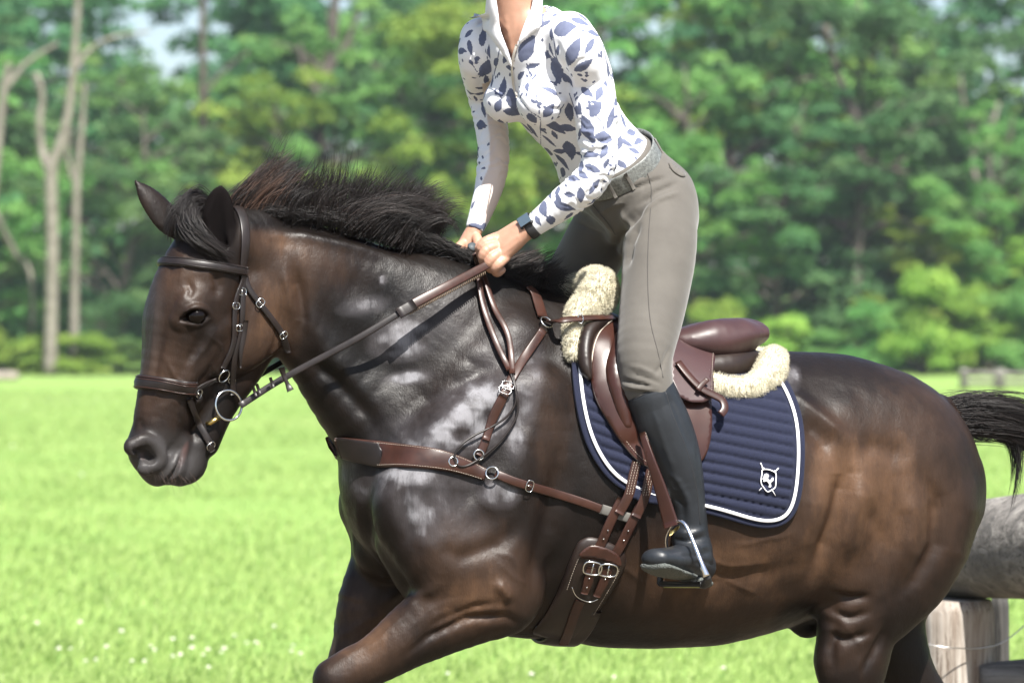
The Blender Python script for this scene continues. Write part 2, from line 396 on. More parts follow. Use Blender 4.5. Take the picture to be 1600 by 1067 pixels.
def horse_masks(V, N):
    """coat patches by place on the body (pale dried sweat with painted sheen, warm brown areas, painted shade ...)"""
    px, py = screen(V)
    lat = (V-HP.o)@HP.L
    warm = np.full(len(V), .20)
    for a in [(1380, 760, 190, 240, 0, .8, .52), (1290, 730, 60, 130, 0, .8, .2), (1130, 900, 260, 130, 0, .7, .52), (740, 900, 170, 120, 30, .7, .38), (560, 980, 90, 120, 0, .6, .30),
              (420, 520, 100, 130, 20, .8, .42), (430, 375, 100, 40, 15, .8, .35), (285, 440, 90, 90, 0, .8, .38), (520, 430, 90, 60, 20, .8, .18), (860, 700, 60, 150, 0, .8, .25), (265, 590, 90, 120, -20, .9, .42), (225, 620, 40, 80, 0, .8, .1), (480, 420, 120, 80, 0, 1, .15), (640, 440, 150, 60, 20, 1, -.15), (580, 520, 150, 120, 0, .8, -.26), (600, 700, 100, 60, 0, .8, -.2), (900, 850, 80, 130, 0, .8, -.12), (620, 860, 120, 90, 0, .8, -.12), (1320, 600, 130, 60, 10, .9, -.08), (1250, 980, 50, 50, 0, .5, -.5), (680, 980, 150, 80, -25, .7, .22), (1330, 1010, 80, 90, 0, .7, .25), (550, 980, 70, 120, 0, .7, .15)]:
        warm += blob(px, py, *a[:6])*a[6]  # negative blobs paint the shade on neck, chest and elbow crease
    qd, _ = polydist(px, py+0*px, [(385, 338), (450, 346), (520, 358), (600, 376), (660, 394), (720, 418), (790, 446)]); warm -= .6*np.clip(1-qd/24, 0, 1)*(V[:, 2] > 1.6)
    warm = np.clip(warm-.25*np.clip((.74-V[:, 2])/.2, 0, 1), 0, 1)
    foam = np.zeros(len(V)); near = (lat > 0)
    for a in [(735, 650, 130, 66, -35, .55, 1.0), (690, 690, 90, 40, -20, .6, .9), (660, 745, 120, 26, 3, .6, .95), (690, 790, 90, 50, 35, .8, .62), (820, 610, 32, 90, 12, .6, .75),
              (630, 530, 66, 40, -10, .5, 1.0), (570, 478, 50, 18, -10, .6, .8), (640, 590, 50, 14, -8, .6, .95), (780, 770, 40, 30, 0, .5, 1.), (655, 800, 70, 46, 50, .7, .95), (590, 760, 70, 30, 0, .6, .7), (1238, 592, 16, 26, 0, .5, .72), (545, 735, 26, 40, 0, .6, .55),
              (700, 500, 90, 70, 30, .8, .32), (780, 560, 60, 90, 20, .8, .4), (598, 437, 7, 9, 0, .3, 1.3), (640, 700, 80, 60, -20, .6, .75), (805, 690, 22, 40, 0, .6, .75)]:
        foam = np.maximum(foam, blob(px, py, *a[:6])*a[6])
    foam *= near*np.clip(.78+.5*fbm(V, 22, 5), .2, 1.3)  # mask of the foam and of the painted shoulder sheen
    muz_sheen = np.maximum(blob(px, py, 255, 725, 85, 62, 10, .6), blob(px, py, 235, 500, 25, 120, 5, .8)*.5)  # grey muzzle skin, plus a painted grey shine down the face front
    pink = np.clip(blob(px, py, 224, 712, 7, 7, 20, .6)+blob(px, py, 286, 712, 7, 26, 18, .6)*.7, 0, 1)
    inner = np.clip(blob(px, py, 343, 345, 34, 64, 0, .25)*(lat > -.1)*(V[:, 2] > 1.66)*(py < 386)+blob(px, py, 236, 712, 17, 12, 25, .4)*(((V-HH.o)@HH.L) > 0)*(((V-HH.o)@HH.L) < .042)+blob(px, py, 306, 494, 24, 16, -8, .5)*.8, 0, 1)*np.where(V[:, 0] < -.4, 1, 0)
    inner = np.clip(inner, 0, 1)
    veins = np.clip(blob(px, py, 780, 900, 200, 150, 0, .6)+blob(px, py, 560, 960, 90, 150, 0, .6)+blob(px, py, 1130, 860, 220, 120, 0, .7)*.6+blob(px, py, 1330, 920, 110, 190, 0, .6)+blob(px, py, 720, 660, 150, 90, -30, .6)+blob(px, py, 270, 620, 80, 120, 0, .5)*.8, 0, 1)
    wet = np.clip(blob(px, py, 720, 640, 170, 120, -20, .7)+blob(px, py, 560, 420, 260, 110, 20, .8), 0, 1)
    return dict(warm=warm, foam=foam, muzzle_sheen=muz_sheen, pink=pink, veins=veins, wet=wet, inner=inner)
def polydist(px, py, line):
    """distance to a pixel polyline and place along it (0..1)"""
    L = np.array(line, float); best = np.full(len(px), 1e9); tt = np.zeros(len(px))
    seg = np.linalg.norm(np.diff(L, axis=0), axis=1); cum = np.concatenate([[0], np.cumsum(seg)])
    for i in range(len(L)-1):
        d = L[i+1]-L[i]; t = np.clip(((px-L[i, 0])*d[0]+(py-L[i, 1])*d[1])/(d@d), 0, 1)
        q = np.hypot(px-L[i, 0]-t*d[0], py-L[i, 1]-t*d[1]); m = q < best
        best[m] = q[m]; tt[m] = (cum[i]+t[m]*seg[i])/cum[-1]
    return best, tt
RELIEF = [  # muscle edges read off the photo: (line, width px, height mm)
 ([(1312, 690), (1324, 740), (1308, 810), (1285, 870), (1264, 925)], 15, -13), ([(1352, 715), (1345, 770), (1330, 840), (1308, 905)], 22, 7), ([(1280, 740), (1268, 820), (1245, 890)], 22, 4),
 ([(1205, 590), (1250, 628), (1300, 668), (1345, 705)], 12, 6), ([(1250, 650), (1285, 690), (1300, 720)], 14, -5),
 ([(1432, 720), (1462, 780), (1462, 850), (1432, 905), (1385, 940)], 12, -8), ([(1410, 740), (1425, 800), (1420, 860), (1390, 905)], 18, 6), ([(1500, 740), (1515, 800), (1500, 860), (1465, 915)], 20, 5),
 ([(1330, 690), (1380, 700), (1430, 720)], 18, -4), ([(1345, 780), (1372, 830), (1368, 880)], 14, -3),
 ([(1288, 925), (1330, 935), (1370, 930)], 6, -5), ([(1290, 950), (1330, 965), (1368, 955)], 5, -4), ([(1285, 985), (1320, 1000), (1370, 985)], 5, -4), ([(1395, 960), (1370, 1010), (1340, 1060)], 7, -5), ([(1310, 960), (1300, 1010), (1300, 1060)], 8, -4),
 ([(835, 985), (790, 962), (730, 966), (670, 995), (615, 1036)], 7, -7), ([(800, 938), (740, 948), (690, 968), (640, 1000)], 6, -4), ([(700, 905), (660, 930), (620, 965)], 9, 4), ([(770, 905), (790, 925), (800, 945)], 9, 6),
 ([(885, 660), (868, 760), (850, 850), (830, 930), (815, 985)], 18, -9), ([(830, 640), (815, 730), (800, 800)], 24, 5),
 ([(640, 720), (628, 780), (640, 840), (668, 885)], 12, -4), ([(668, 850), (720, 870), (780, 850), (830, 800)], 14, -5), ([(800, 700), (760, 780), (700, 830)], 20, 5),
 ([(573, 790), (583, 830), (590, 870)], 6, -4), ([(556, 770), (560, 820), (570, 870)], 6, 3),
 ([(810, 540), (740, 585), (670, 625), (620, 680)], 20, -9), ([(840, 590), (770, 625), (700, 665), (660, 720)], 22, 7), ([(455, 540), (520, 590), (575, 650), (600, 700)], 14, -7), ([(430, 440), (475, 490), (520, 560), (570, 620)], 18, 5),
 ([(400, 352), (470, 352), (560, 372), (650, 398), (710, 425)], 8, -4), ([(402, 366), (470, 368), (560, 388), (640, 412)], 9, 4), ([(500, 420), (580, 460), (650, 520)], 26, -5), ([(455, 400), (468, 450), (475, 500), (470, 540)], 9, -6), ([(440, 400), (450, 460), (452, 520)], 8, 3),
 ([(1070, 560), (1150, 575), (1220, 600)], 20, -4), ([(1010, 880), (1100, 905), (1200, 895), (1270, 870)], 12, -3),
 ([(345, 505), (322, 540), (296, 575), (280, 600)], 6, 2.6), ([(330, 500), (308, 540), (285, 575)], 7, -2.2), ([(262, 470), (250, 540), (240, 600), (226, 655)], 6, -2.5), ([(247, 440), (240, 520), (232, 600)], 5, 2),
 ([(400, 450), (380, 520), (360, 580), (330, 640)], 8, -2.5), ([(290, 432), (300, 455), (290, 470)], 6, -3), ([(334, 420), (342, 446), (336, 470)], 8, -5), ([(262, 385), (268, 410), (262, 440)], 7, -2.4), ([(284, 392), (286, 420), (280, 445)], 5, 1.6),
 ([(440, 480), (430, 540), (400, 590)], 6, -2), ([(325, 522), (345, 540), (352, 560)], 3, 1.4), ([(290, 690), (276, 706), (268, 730)], 5, -2), ([(215, 650), (222, 672)], 6, -2),
]
VEINS = [[(260, 560), (272, 590), (300, 610), (318, 640)], [(300, 610), (286, 640), (290, 665)], [(330, 570), (350, 600), (370, 610)], [(700, 655), (730, 640), (765, 640), (790, 610)], [(650, 690), (690, 668), (730, 672), (750, 640)], [(690, 668), (700, 690), (740, 700), (770, 680)],
 [(600, 900), (585, 940), (560, 960), (545, 1000)], [(585, 940), (610, 950)], [(545, 905), (560, 930), (555, 960)], [(780, 880), (800, 900), (830, 915)], [(770, 860), (800, 870), (812, 890)], [(1010, 860), (1060, 875), (1090, 868), (1140, 885), (1200, 880)], [(1060, 875), (1080, 900), (1130, 905)],
 [(940, 880), (980, 890), (1010, 915)], [(1130, 905), (1180, 925)], [(1150, 850), (1200, 846), (1240, 830)], [(1290, 960), (1320, 975), (1345, 1010), (1340, 1060)], [(1320, 975), (1360, 960)], [(640, 960), (600, 985), (570, 1020)], [(720, 935), (680, 950), (640, 985)]]
def shape_detail(V, F):
    """muscle relief, veins and skin folds pushed along the normals, the same on both sides of the body"""
    N = vnormals(V, F); lat = (V-HP.o)@HP.L
    Q = V.copy(); far = (lat < 0) & (V[:, 0] > -.42)
    Q[far] -= 2*lat[far][:, None]*HP.L
    lh = (V-HH.o)@HH.L; farh = (lh < 0) & (V[:, 0] <= -.42); Q[farh] -= 2*lh[farh][:, None]*HH.L
    px, py = screen(Q); d = .0022*fbm(V, 9, 3, 2)
    side = np.clip(np.abs(np.where(V[:, 0] > -.42, N@HP.L, N@HH.L))*2.2, 0, 1)
    for line, w, h in RELIEF:
        q, t = polydist(px, py, line); m = q < 3*w
        xm = max(a[0] for a in line); hh = h*(1.7 if xm < 380 else (2.2 if xm > 1240 else 1.9))
        d[m] += .001*hh*np.exp(-(q[m]/w)**2)*np.clip(np.minimum(t[m], 1-t[m])*3.2+.02, 0, 1)**1.5*side[m]
    wob = 5*vnoise(V, 22, 31)
    for line in VEINS:
        q, t = polydist(px+wob, py+wob*.6, line); m = q < 12
        d[m] += .0022*np.exp(-(q[m]/3.4)**2)*np.clip(np.minimum(t[m], 1-t[m])*5+.2, 0, 1)*side[m]
    w = blob(px, py, 1315, 975, 80, 90, 0, .7); d += w*.0018*np.sin((py+.35*(px-1300)+16*vnoise(V, 12, 9))/5.2)*side
    w2 = blob(px, py, 262, 610, 55, 40, 0, .7); d += w2*.0007*np.sin((py*.6+px*.5+12*vnoise(V, 20, 8))/4)
    w3 = blob(px, py, 560, 990, 50, 80, 20, .7); d += w3*.0012*np.sin((py+.5*px+14*vnoise(V, 12, 9))/5)
    w4 = blob(px, py, 1120, 880, 170, 110, 0, .8); d += w4*.0012*np.sin((px-.35*py)/12.)
    w5 = blob(px, py, 900, 800, 60, 120, 0, .8); d += w5*.0010*np.sin((px-.3*py)/9.)
    return V+N*d[:, None], N
hf = horse_field(); hV, hF = hf.mesh(); hV = smooth_mesh(hV, hF, 3); hV, hN = shape_detail(hV, hF)
del hf
coat = coat_material()
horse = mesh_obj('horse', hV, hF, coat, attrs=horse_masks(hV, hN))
tag(horse, 'dark bay horse cantering across the meadow, sweat foam on its neck', 'horse')
BV = BVHTree.FromPolygons([tuple(v) for v in hV.tolist()], [tuple(f) for f in hF.tolist()])
print('horse verts', len(hV))
# ================================================================== building on surfaces
from mathutils.geometry import delaunay_2d_cdt
CAMP = Vector((0, -CAM_D, CAM_H))
def hit(px, py, off=0., bv=None, fallback=0.0):
    """point of the surface on the sight line of px,py, lifted by off; (point, normal)"""
    bv = bv or BV
    d = Vector(((px-800)/FPX, 1, -(py-533.5)/FPX)).normalized()
    p, n, i, _ = bv.ray_cast(CAMP, d)
    if p is None:
        q = HP(px, py, fallback); return np.array(q)+HP.L*off, HP.L.copy()
    n = np.array(n)
    if n@HP.L < 0 and n@np.array([0, -1, 0]) < 0: n = -n
    return np.array(p)+n*off, n
def cat(pts, n=6, closed=False):
    P = np.array(pts, float)
    if closed:
        Q = np.vstack([P[-1], P, P[0], P[1]]); out = []
        for i in range(1, len(Q)-2):
            p0, p1, p2, p3 = Q[i-1:i+3]
            for j in range(n):
                t = j/n; out.append(.5*((2*p1)+(-p0+p2)*t+(2*p0-5*p1+4*p2-p3)*t*t+(-p0+3*p1-3*p2+p3)*t**3))
        return np.array(out)
    return catmull(P, n)
def sm(A, it=2):
    A = A.copy()
    for _ in range(it):
        A[1:-1] = (A[:-2]+2*A[1:-1]+A[2:])/4
    return A
def nrm(A): return A/np.maximum(np.linalg.norm(A, axis=-1, keepdims=True), 1e-9)
def frames(P):
    T = np.gradient(P, axis=0); return nrm(T)
def ribbon(P, N, w, t, closed=False, pad=0.0, edge=.35):
    """strap along P facing N: width w, thickness t (arrays or numbers), pad: how much its face is domed"""
    n = len(P); T = frames(P)
    if closed: T = nrm(np.roll(P, -1, 0)-np.roll(P, 1, 0))
    Sd = nrm(np.cross(N, T)); N2 = nrm(np.cross(T, Sd)); w = np.broadcast_to(w, n)[:, None]; t = np.broadcast_to(t, n)[:, None]
    prof = [(-.5, 0), (-.5, .65), (-.46, .9), (-.36, 1.), (0, 1.+pad), (.36, 1.), (.46, .9), (.5, .65), (.5, 0)]
    k = len(prof); V = []
    for u, h in prof: V.append(P+Sd*w*u+N2*t*h)
    V = np.stack(V, 1).reshape(-1, 3); F = []
    m = n if closed else n-1
    for i in range(m):
        j = (i+1) % n
        for a in range(k):
            b = (a+1) % k; F.append([i*k+a, j*k+a, j*k+b, i*k+b])
    F = [f[::-1] for f in F]
    if not closed: F += [list(range(k)), list(range((n-1)*k, n*k))[::-1]]
    return V, F
def tube(P, r, k=8, closed=False, cap=True):
    P = np.array(P, float); n = len(P); r = np.broadcast_to(r, n)
    T = frames(P) if not closed else nrm(np.roll(P, -1, 0)-np.roll(P, 1, 0))
    ref = np.array([0, 0, 1.]) if abs(T[0, 2]) < .9 else np.array([1., 0, 0]); A = np.zeros_like(P); a = nrm(np.cross(T[0], ref))
    for i in range(n):
        a = a-T[i]*(a@T[i]); a = a/max(np.linalg.norm(a), 1e-9); A[i] = a
    B = np.cross(T, A); ph = np.arange(k)*2*math.pi/k
    V = (P[:, None]+r[:, None, None]*(np.cos(ph)[None, :, None]*A[:, None]+np.sin(ph)[None, :, None]*B[:, None])).reshape(-1, 3)
    F = []; m = n if closed else n-1
    for i in range(m):
        j = (i+1) % n
        for q in range(k): F.append([i*k+q, i*k+(q+1) % k, j*k+(q+1) % k, j*k+q])
    if not closed and cap: F += [list(range(k))[::-1], list(range((n-1)*k, n*k))]
    return V, F
def join(*ms):
    V = []; F = []; o = 0
    for v, f in ms:
        V.append(np.asarray(v, float)); F += [[i+o for i in q] for q in (f.tolist() if isinstance(f, np.ndarray) else f)]; o += len(v)
    return np.vstack(V), F
def surf_path(pts, n=6, off=0., bv=None, s=3):
    q = cat(pts, n); h = [hit(x, y, 0, bv) for x, y in q]
    P = np.array([a for a, _ in h]); N = np.array([b for _, b in h])
    N = nrm(sm(N, 4*s)); P = sm(P+N*off, s); return P, N
def strap(name, pts, w, t, mat, parent=None, off=.002, n=6, bv=None, pad=0., s=3):
    P, N = surf_path(pts, n, off, bv, s)
    if not np.isscalar(w): w = np.interp(np.linspace(0, 1, len(P)), np.linspace(0, 1, len(w)), w)
    V, F = ribbon(P, N, w, t, pad=pad); return mesh_obj(name, V, F, mat, parent)
def ring(c, n, r, t, k=28, a=1., up=None):
    n = np.array(n)/np.linalg.norm(n); up = np.array([0, 0, 1.]) if up is None else np.array(up); u = up-n*(up@n); u /= np.linalg.norm(u); v = np.cross(n, u)
    ph = np.linspace(0, 2*math.pi, k, endpoint=False); P = c+r*(np.cos(ph)[:, None]*u+a*np.sin(ph)[:, None]*v)
    return tube(P, t, 8, closed=True)
def around(G, c, u, a0, a1, n=40, off=.002, bv=None, far=.45, s=2):
    """points round a head or leg in the plane through c, spanned by the direction to u and the lateral axis"""
    bv = bv or BV; c = G(*c, 0); u = nrm(G(*u, 0)-c); P = []; N = []
    for a in np.linspace(R(a0), R(a1), n):
        d = u*math.cos(a)+G.L*math.sin(a)
        p, nn, _, _ = bv.ray_cast(Vector(c+d*far), Vector(-d))
        if p is None: continue
        P.append(np.array(p)); N.append(np.array(nn) if np.array(nn)@d > 0 else -np.array(nn))
    N = nrm(sm(np.array(N), 6)); P = sm(np.array(P)+N*off, s); return P, N
def mir(P, G=None, ):
    G = G or HP; P = np.array(P); l = (P-G.o)@G.L; return P-2*l[..., None]*G.L if P.ndim > 1 else P-2*l*G.L
def inpoly(x, y, poly):
    r = np.zeros(len(x), bool); n = len(poly)
    for i in range(n):
        x1, y1 = poly[i]; x2, y2 = poly[(i+1) % n]
        c = ((y1 > y) != (y2 > y)) & (x < (x2-x1)*(y-y1)/((y2-y1) if y2 != y1 else 1e-9)+x1); r ^= c
    return r
def polyedge(x, y, poly):
    d = np.full(len(x), 1e9)
    for i in range(len(poly)):
        a = poly[i]; b = poly[(i+1) % len(poly)]; e = b-a; t = np.clip(((x-a[0])*e[0]+(y-a[1])*e[1])/max(e@e, 1e-9), 0, 1)
        d = np.minimum(d, np.hypot(x-a[0]-t*e[0], y-a[1]-t*e[1]))
    return d
def patch(poly, base, lift, thick=.003, step=6, bv=None, smooth_out=4, catn=5, closed_cat=True, pos=None, side=True):
    """sheet lying on a surface: outline in photo pixels, lift(x, y, edge distance px) in metres over it"""
    O = cat(poly, catn, True) if closed_cat else np.array(poly, float)
    # resample the outline
    seg = np.linalg.norm(np.roll(O, -1, 0)-O, axis=1); cum = np.concatenate([[0], np.cumsum(seg)]); m = max(12, int(cum[-1]/step))
    t = np.linspace(0, cum[-1], m, endpoint=False); Oc = np.vstack([O, O[0]])
    B = np.stack([np.interp(t, cum, Oc[:, 0]), np.interp(t, cum, Oc[:, 1])], 1)
    gx, gy = np.meshgrid(np.arange(B[:, 0].min(), B[:, 0].max(), step), np.arange(B[:, 1].min(), B[:, 1].max(), step*.9))
    gx = gx+(np.arange(gx.shape[0])[:, None] % 2)*step/2
    gx, gy = gx.ravel(), gy.ravel(); ok = inpoly(gx, gy, B) & (polyedge(gx, gy, B) > step*.55); I = np.stack([gx[ok], gy[ok]], 1)
    pts = np.vstack([B, I]); n = len(B)
    r = delaunay_2d_cdt([Vector(p) for p in pts], [(i, (i+1) % n) for i in range(n)], [list(range(n))], 1, 1e-5)
    Q = np.array([tuple(v) for v in r[0]]); T = np.array([f for f in r[2] if len(f) == 3], int)
    ed = polyedge(Q[:, 0], Q[:, 1], B)
    if pos is None:
        h = [hit(x, y, 0, bv) for x, y in Q]; P = np.array([a for a, _ in h]); N = np.array([b for _, b in h])
    else: P, N = pos(Q[:, 0], Q[:, 1])
    # relax the surface under it
    E = np.vstack([T[:, [0, 1]], T[:, [1, 2]], T[:, [2, 0]]]); E = np.vstack([E, E[:, ::-1]]); dg = np.maximum(np.bincount(E[:, 0], minlength=len(Q)), 1)[:, None]
    for _ in range(smooth_out):
        N = N+np.stack([np.bincount(E[:, 0], N[E[:, 1], d], minlength=len(Q)) for d in range(3)], 1)/dg; N = nrm(N)
    for _ in range(smooth_out):
        A = np.stack([np.bincount(E[:, 0], P[E[:, 1], d], minlength=len(Q)) for d in range(3)], 1)/dg
        dl = ((A-P)*N).sum(1)[:, None]*N; P = P+.5*dl
    L = lift(Q[:, 0], Q[:, 1], ed)
    top = P+N*(L+thick)[:, None] if not np.isscalar(L) else P+N*(L+thick); bot = P+N*np.broadcast_to(L if np.isscalar(L) else np.minimum(L, np.min(L)+.0*L), len(P))[:, None]*1.0
    a = Q[T]; area = (a[:, 1, 0]-a[:, 0, 0])*(a[:, 2, 1]-a[:, 0, 1])-(a[:, 1, 1]-a[:, 0, 1])*(a[:, 2, 0]-a[:, 0, 0])
    T = np.where(area[:, None] > 0, T[:, ::-1], T)
    k = len(Q); F = T.tolist()+(T[:, ::-1]+k).tolist()
    cnt = {}
    for f in T.tolist():
        for i in range(3):
            e = (f[i], f[(i+1) % 3]); cnt[e] = 1
    for (u, v) in list(cnt):
        if (v, u) not in cnt: F.append([v, u, u+k, v+k])
    return np.vstack([top, bot]), F, Q
def mirror_mesh(V, F, G=None): return mir(V, G), [list(f)[::-1] for f in F]
def box(c, sx, sy, sz, X=(1, 0, 0), Y=(0, 1, 0), Z=(0, 0, 1), bev=0.0):
    c = np.array(c, float); X, Y, Z = [np.array(a, float) for a in (X, Y, Z)]
    if bev <= 0:
        V = [c+X*a*sx/2+Y*b*sy/2+Z*d*sz/2 for a in (-1, 1) for b in (-1, 1) for d in (-1, 1)]
        return np.array(V), [[0, 1, 3, 2], [4, 6, 7, 5], [0, 4, 5, 1], [2, 3, 7, 6], [0, 2, 6, 4], [1, 5, 7, 3]]
    V = []; 
    o = [(-1, -1), (1, -1), (1, 1), (-1, 1)]; ring2 = []
    for z, sh in ((-1, bev), (-1+2*bev/sz, 0), (1-2*bev/sz, 0), (1, bev)):
        for a, b in o:
            for (ea, eb) in (((a, b-b*2*bev/sy), (a-a*2*bev/sx, b)) if a*b < 0 else ((a-a*2*bev/sx, b), (a, b-b*2*bev/sy))):
                V.append(c+X*(ea*sx/2-np.sign(ea)*sh)+Y*(eb*sy/2-np.sign(eb)*sh)+Z*z*sz/2)
    F = []
    for r_ in range(3):
        for i in range(8): F.append([r_*8+i, r_*8+(i+1) % 8, r_*8+8+(i+1) % 8, r_*8+8+i])
    F += [list(range(8))[::-1], list(range(24, 32))]
    return np.array(V), F
def strands(roots, dirs, lens, r0, seg=7, bend=None, jit=.15, seed=0, clump=None):
    """tapered three-sided hairs in one mesh; bend(t, P, i) adds to the heading"""
    rs = np.random.RandomState(seed); n = len(roots); P = np.array(roots, float); D = nrm(np.array(dirs, float)); lens = np.array(lens)[:, None]/seg
    ctr = [P.copy()]
    for k in range(seg):
        if bend is not None: D = nrm(D+bend(k/seg, P, D))
        D = nrm(D+rs.normal(0, jit/ seg**.5, D.shape)); P = P+D*lens; ctr.append(P.copy())
    C = np.stack(ctr, 1); T = nrm(np.gradient(C, axis=1)); ref = nrm(rs.normal(0, 1, (n, 1, 3))); A = nrm(np.cross(T, ref)); B = np.cross(T, A)
    rr = (np.asarray(r0).reshape(-1, 1)*np.linspace(1, 0, seg+1)[None]**.7)[:, :, None, None]
    ph = np.arange(3)*2*math.pi/3
    V = C[:, :, None]+rr*(np.cos(ph)[None, None, :, None]*A[:, :, None]+np.sin(ph)[None, None, :, None]*B[:, :, None])
    V = V.reshape(-1, 3); base = (np.arange(n)*(seg+1)*3)[:, None, None, None]; k = np.arange(seg)[None, :, None, None]*3; q = np.arange(3)[None, None, :, None]
    F = np.concatenate([base+k+q, base+k+(q+1) % 3, base+k+3+(q+1) % 3, base+k+3+q], 3).reshape(-1, 4)
    return V, F
# ================================================================== materials of the tack
def leather(name, c1, c2, rough=.38, sc=30, bump=.12):
    m = M(name, rough=rough, spec=.36); m.color(m.ramp(m.noise(sc, 4, .6), [(.3, c1), (.7, c2)]))
    m.rough(m.math('ADD', rough-.08, m.math('MULTIPLY', m.noise(sc*1.7, 3), .18)))
    m.bump(m.noise(420, 2, .6), bump, .0006); return m.m
L_BR = leather('brown_bridle_leather', (.024, .010, .007), (.046, .018, .012), .36)
L_DK = leather('dark_bridle_leather', (.008, .006, .0055), (.016, .011, .010), .40)
L_SAD = leather('saddle_leather', (.022, .008, .006), (.042, .015, .010), .30, 9, .16)
L_SAD2 = leather('saddle_seat_leather', (.034, .017, .018), (.050, .025, .025), .40, 9, .2)
L_BLK = leather('dark_brown_saddle_leather', (.010, .006, .005), (.020, .012, .009), .42, 12, .2)
STEEL = M('stainless_steel', .18, (.62, .62, .60), 1.).m
BRASS = M('worn_brass', .3, (.55, .42, .16), 1.).m
THREAD = M('pale_stitching', .8, (.42, .36, .30)).m
BLACK = M('black_rubber', .55, (.018, .018, .02)).m
ELAST = M('grey_elastic', .8, (.10, .095, .085)).m
def stitch(name, pts, off, parent, bv=None, n=8, r=.0005, mat=None, dash=True, P=None, N=None):
    if P is None: P, N = surf_path(pts, n, off, bv, 3)
    seg = np.linalg.norm(np.diff(P, axis=0), axis=1); cum = np.concatenate([[0], np.cumsum(seg)]); L = cum[-1]; ms = []
    for a in np.arange(.001, L-.004, .0062):
        q = np.stack([np.interp(np.linspace(a, a+.004, 3), cum, P[:, d]) for d in range(3)], 1); ms.append(tube(q, r, 5))
    V, F = join(*ms); return mesh_obj(name, V, F, mat or THREAD, parent)

# ------------------------------------------------------------------ bridle
br = thing('bridle', 'dark leather bridle with padded noseband and browband on the horse head', 'bridle', loc=HH(352, 325))
br_kids = []
def bpart(name, V, F, mat, par=None):
    o = mesh_obj(name, V, F, mat, par); br_kids.append(o) if par is None else None; return o
P, N = around(HH, (356, 425), (366, 325), -100, 98, 44, .003)
V, F = ribbon(P, N, 15*PX, .0035, pad=.3); bpart('headpiece', V, F, L_DK)
P, N = around(HH, (325, 418), (255, 405), -128, 132, 50, .003)
P = P+np.array([0, 0, 1])*(-.006*np.sin(np.linspace(0, math.pi, len(P))))[:, None]*1.0
V, F = ribbon(P, N, 15*PX, .0065, pad=.5); bb = bpart('browband', V, F, L_DK)
Sd = nrm(np.cross(N, frames(P)))
for s in (-.32, 0, .32):
    V, F = tube(P+Sd*15*PX*s+N*.0078, .0011, 5); mesh_obj('cord_edge', V, F, L_DK, bb)
P, N = around(HH, (283, 606), (214, 596), -104, 90, 44, .0035)
V, F = ribbon(P, N, 21*PX, .0065, pad=.45); nb = bpart('noseband', V, F, L_DK); Sd = nrm(np.cross(N, frames(P)))
for s in (-.38, .2, .36):
    V, F = tube(P+Sd*21*PX*s+N*.008, .0011, 5); mesh_obj('cord_edge', V, F, L_BR, nb)
def bs(name, pts, w, t=.004, mat=None, off=.004, par=None):
    w = w*PX if np.isscalar(w) else [q*PX for q in w]
    P, N = surf_path(pts, 6, off, None, 3)
    if not np.isscalar(w): w = np.interp(np.linspace(0, 1, len(P)), np.linspace(0, 1, len(w)), w)
    V, F = ribbon(P, N, w, t, pad=.3); o = bpart(name, V, F, mat or L_DK, par); return o, P, N, V, F
for pts, w in (([(377, 424), (376, 440), (366, 470), (364, 505), (363, 534), (356, 556), (347, 574)], 9), ([(379, 424), (378, 455), (377, 490), (375, 516), (370, 540), (364, 566), (362, 616)], 9)):
    o, P, N, V, F = bs('cheekpiece', pts, w); V2, F2 = mirror_mesh(V, F, HH); bpart('cheekpiece', V2, F2, L_DK)
bs('strap_end', [(381, 500), (379, 525), (375, 550), (374, 572)], [8, 8, 3], off=.008)
bs('noseband_strap', [(302, 610), (318, 600), (338, 590)], 8); bs('noseband_strap', [(300, 612), (312, 622), (304, 626)], 7)
o, P, N, V, F = bs('flash_strap', [(294, 622), (299, 640), (307, 657), (316, 672), (325, 690), (329, 703)], 10, off=.005)
P, N = around(HH, (318, 672), (380, 640), -60, 60, 10)
o, P, N, V, F = bs('throatlatch', [(381, 432), (388, 452), (404, 474), (424, 500), (440, 522), (450, 548)], [9, 9, 10], off=.004)
V2, F2 = mirror_mesh(V, F, HH); bpart('throatlatch', V2, F2, L_DK)
def keeper(px, py, dx, dy, w=12, mat=None, par=None, off=.008, name='buckle', bv=None, th=.0012):
    """small square wire buckle lying on a strap; dx,dy strap direction"""
    p, n = hit(px, py, off, bv); q, _ = hit(px+dx, py+dy, off, bv); T = nrm(q-p); Sd = nrm(np.cross(n, T)); w = w*PX*.86
    c = [p+T*w*.45*a+Sd*w*.62*b for a, b in ((-1, -1), (-1, 1), (1, 1), (1, -1))]
    c = cat(c, 4, True); ms = [tube(c, th, 6, closed=True), tube([p+Sd*w*.0-T*w*.45, p+T*w*.45+n*.001], th*.8, 6)]
    V, F = join(*ms); o = mesh_obj(name, V, F, mat or STEEL, par)
    if par is br: o.parent = None; br_kids.append(o)
    return o
for a in [(375, 456, 0, 10, 12), (372, 512, 0, 10, 10), (405, 474, 8, 10, 11), (441, 523, 6, 10, 10), (327, 696, 4, 10, 11), (366, 478, 0, 10, 10), (362, 590, 0, 10, 8), (308, 614, 10, 2, 10)]:
    keeper(*a, par=br)
c, n = hit(347, 585, .008); V, F = ring(c, n, 10*PX, .0019); bpart('noseband_ring', V, F, STEEL)
c, n = hit(352, 632, .016); V, F = ring(c, nrm(HH.L+np.array([.1, 0, .12])), 22.5*PX, .0030, 36); bit = bpart('bit_ring', V, F, STEEL); BITC = c
V2, F2 = mirror_mesh(V, F, HH); bpart('bit_ring', V2, F2, STEEL)
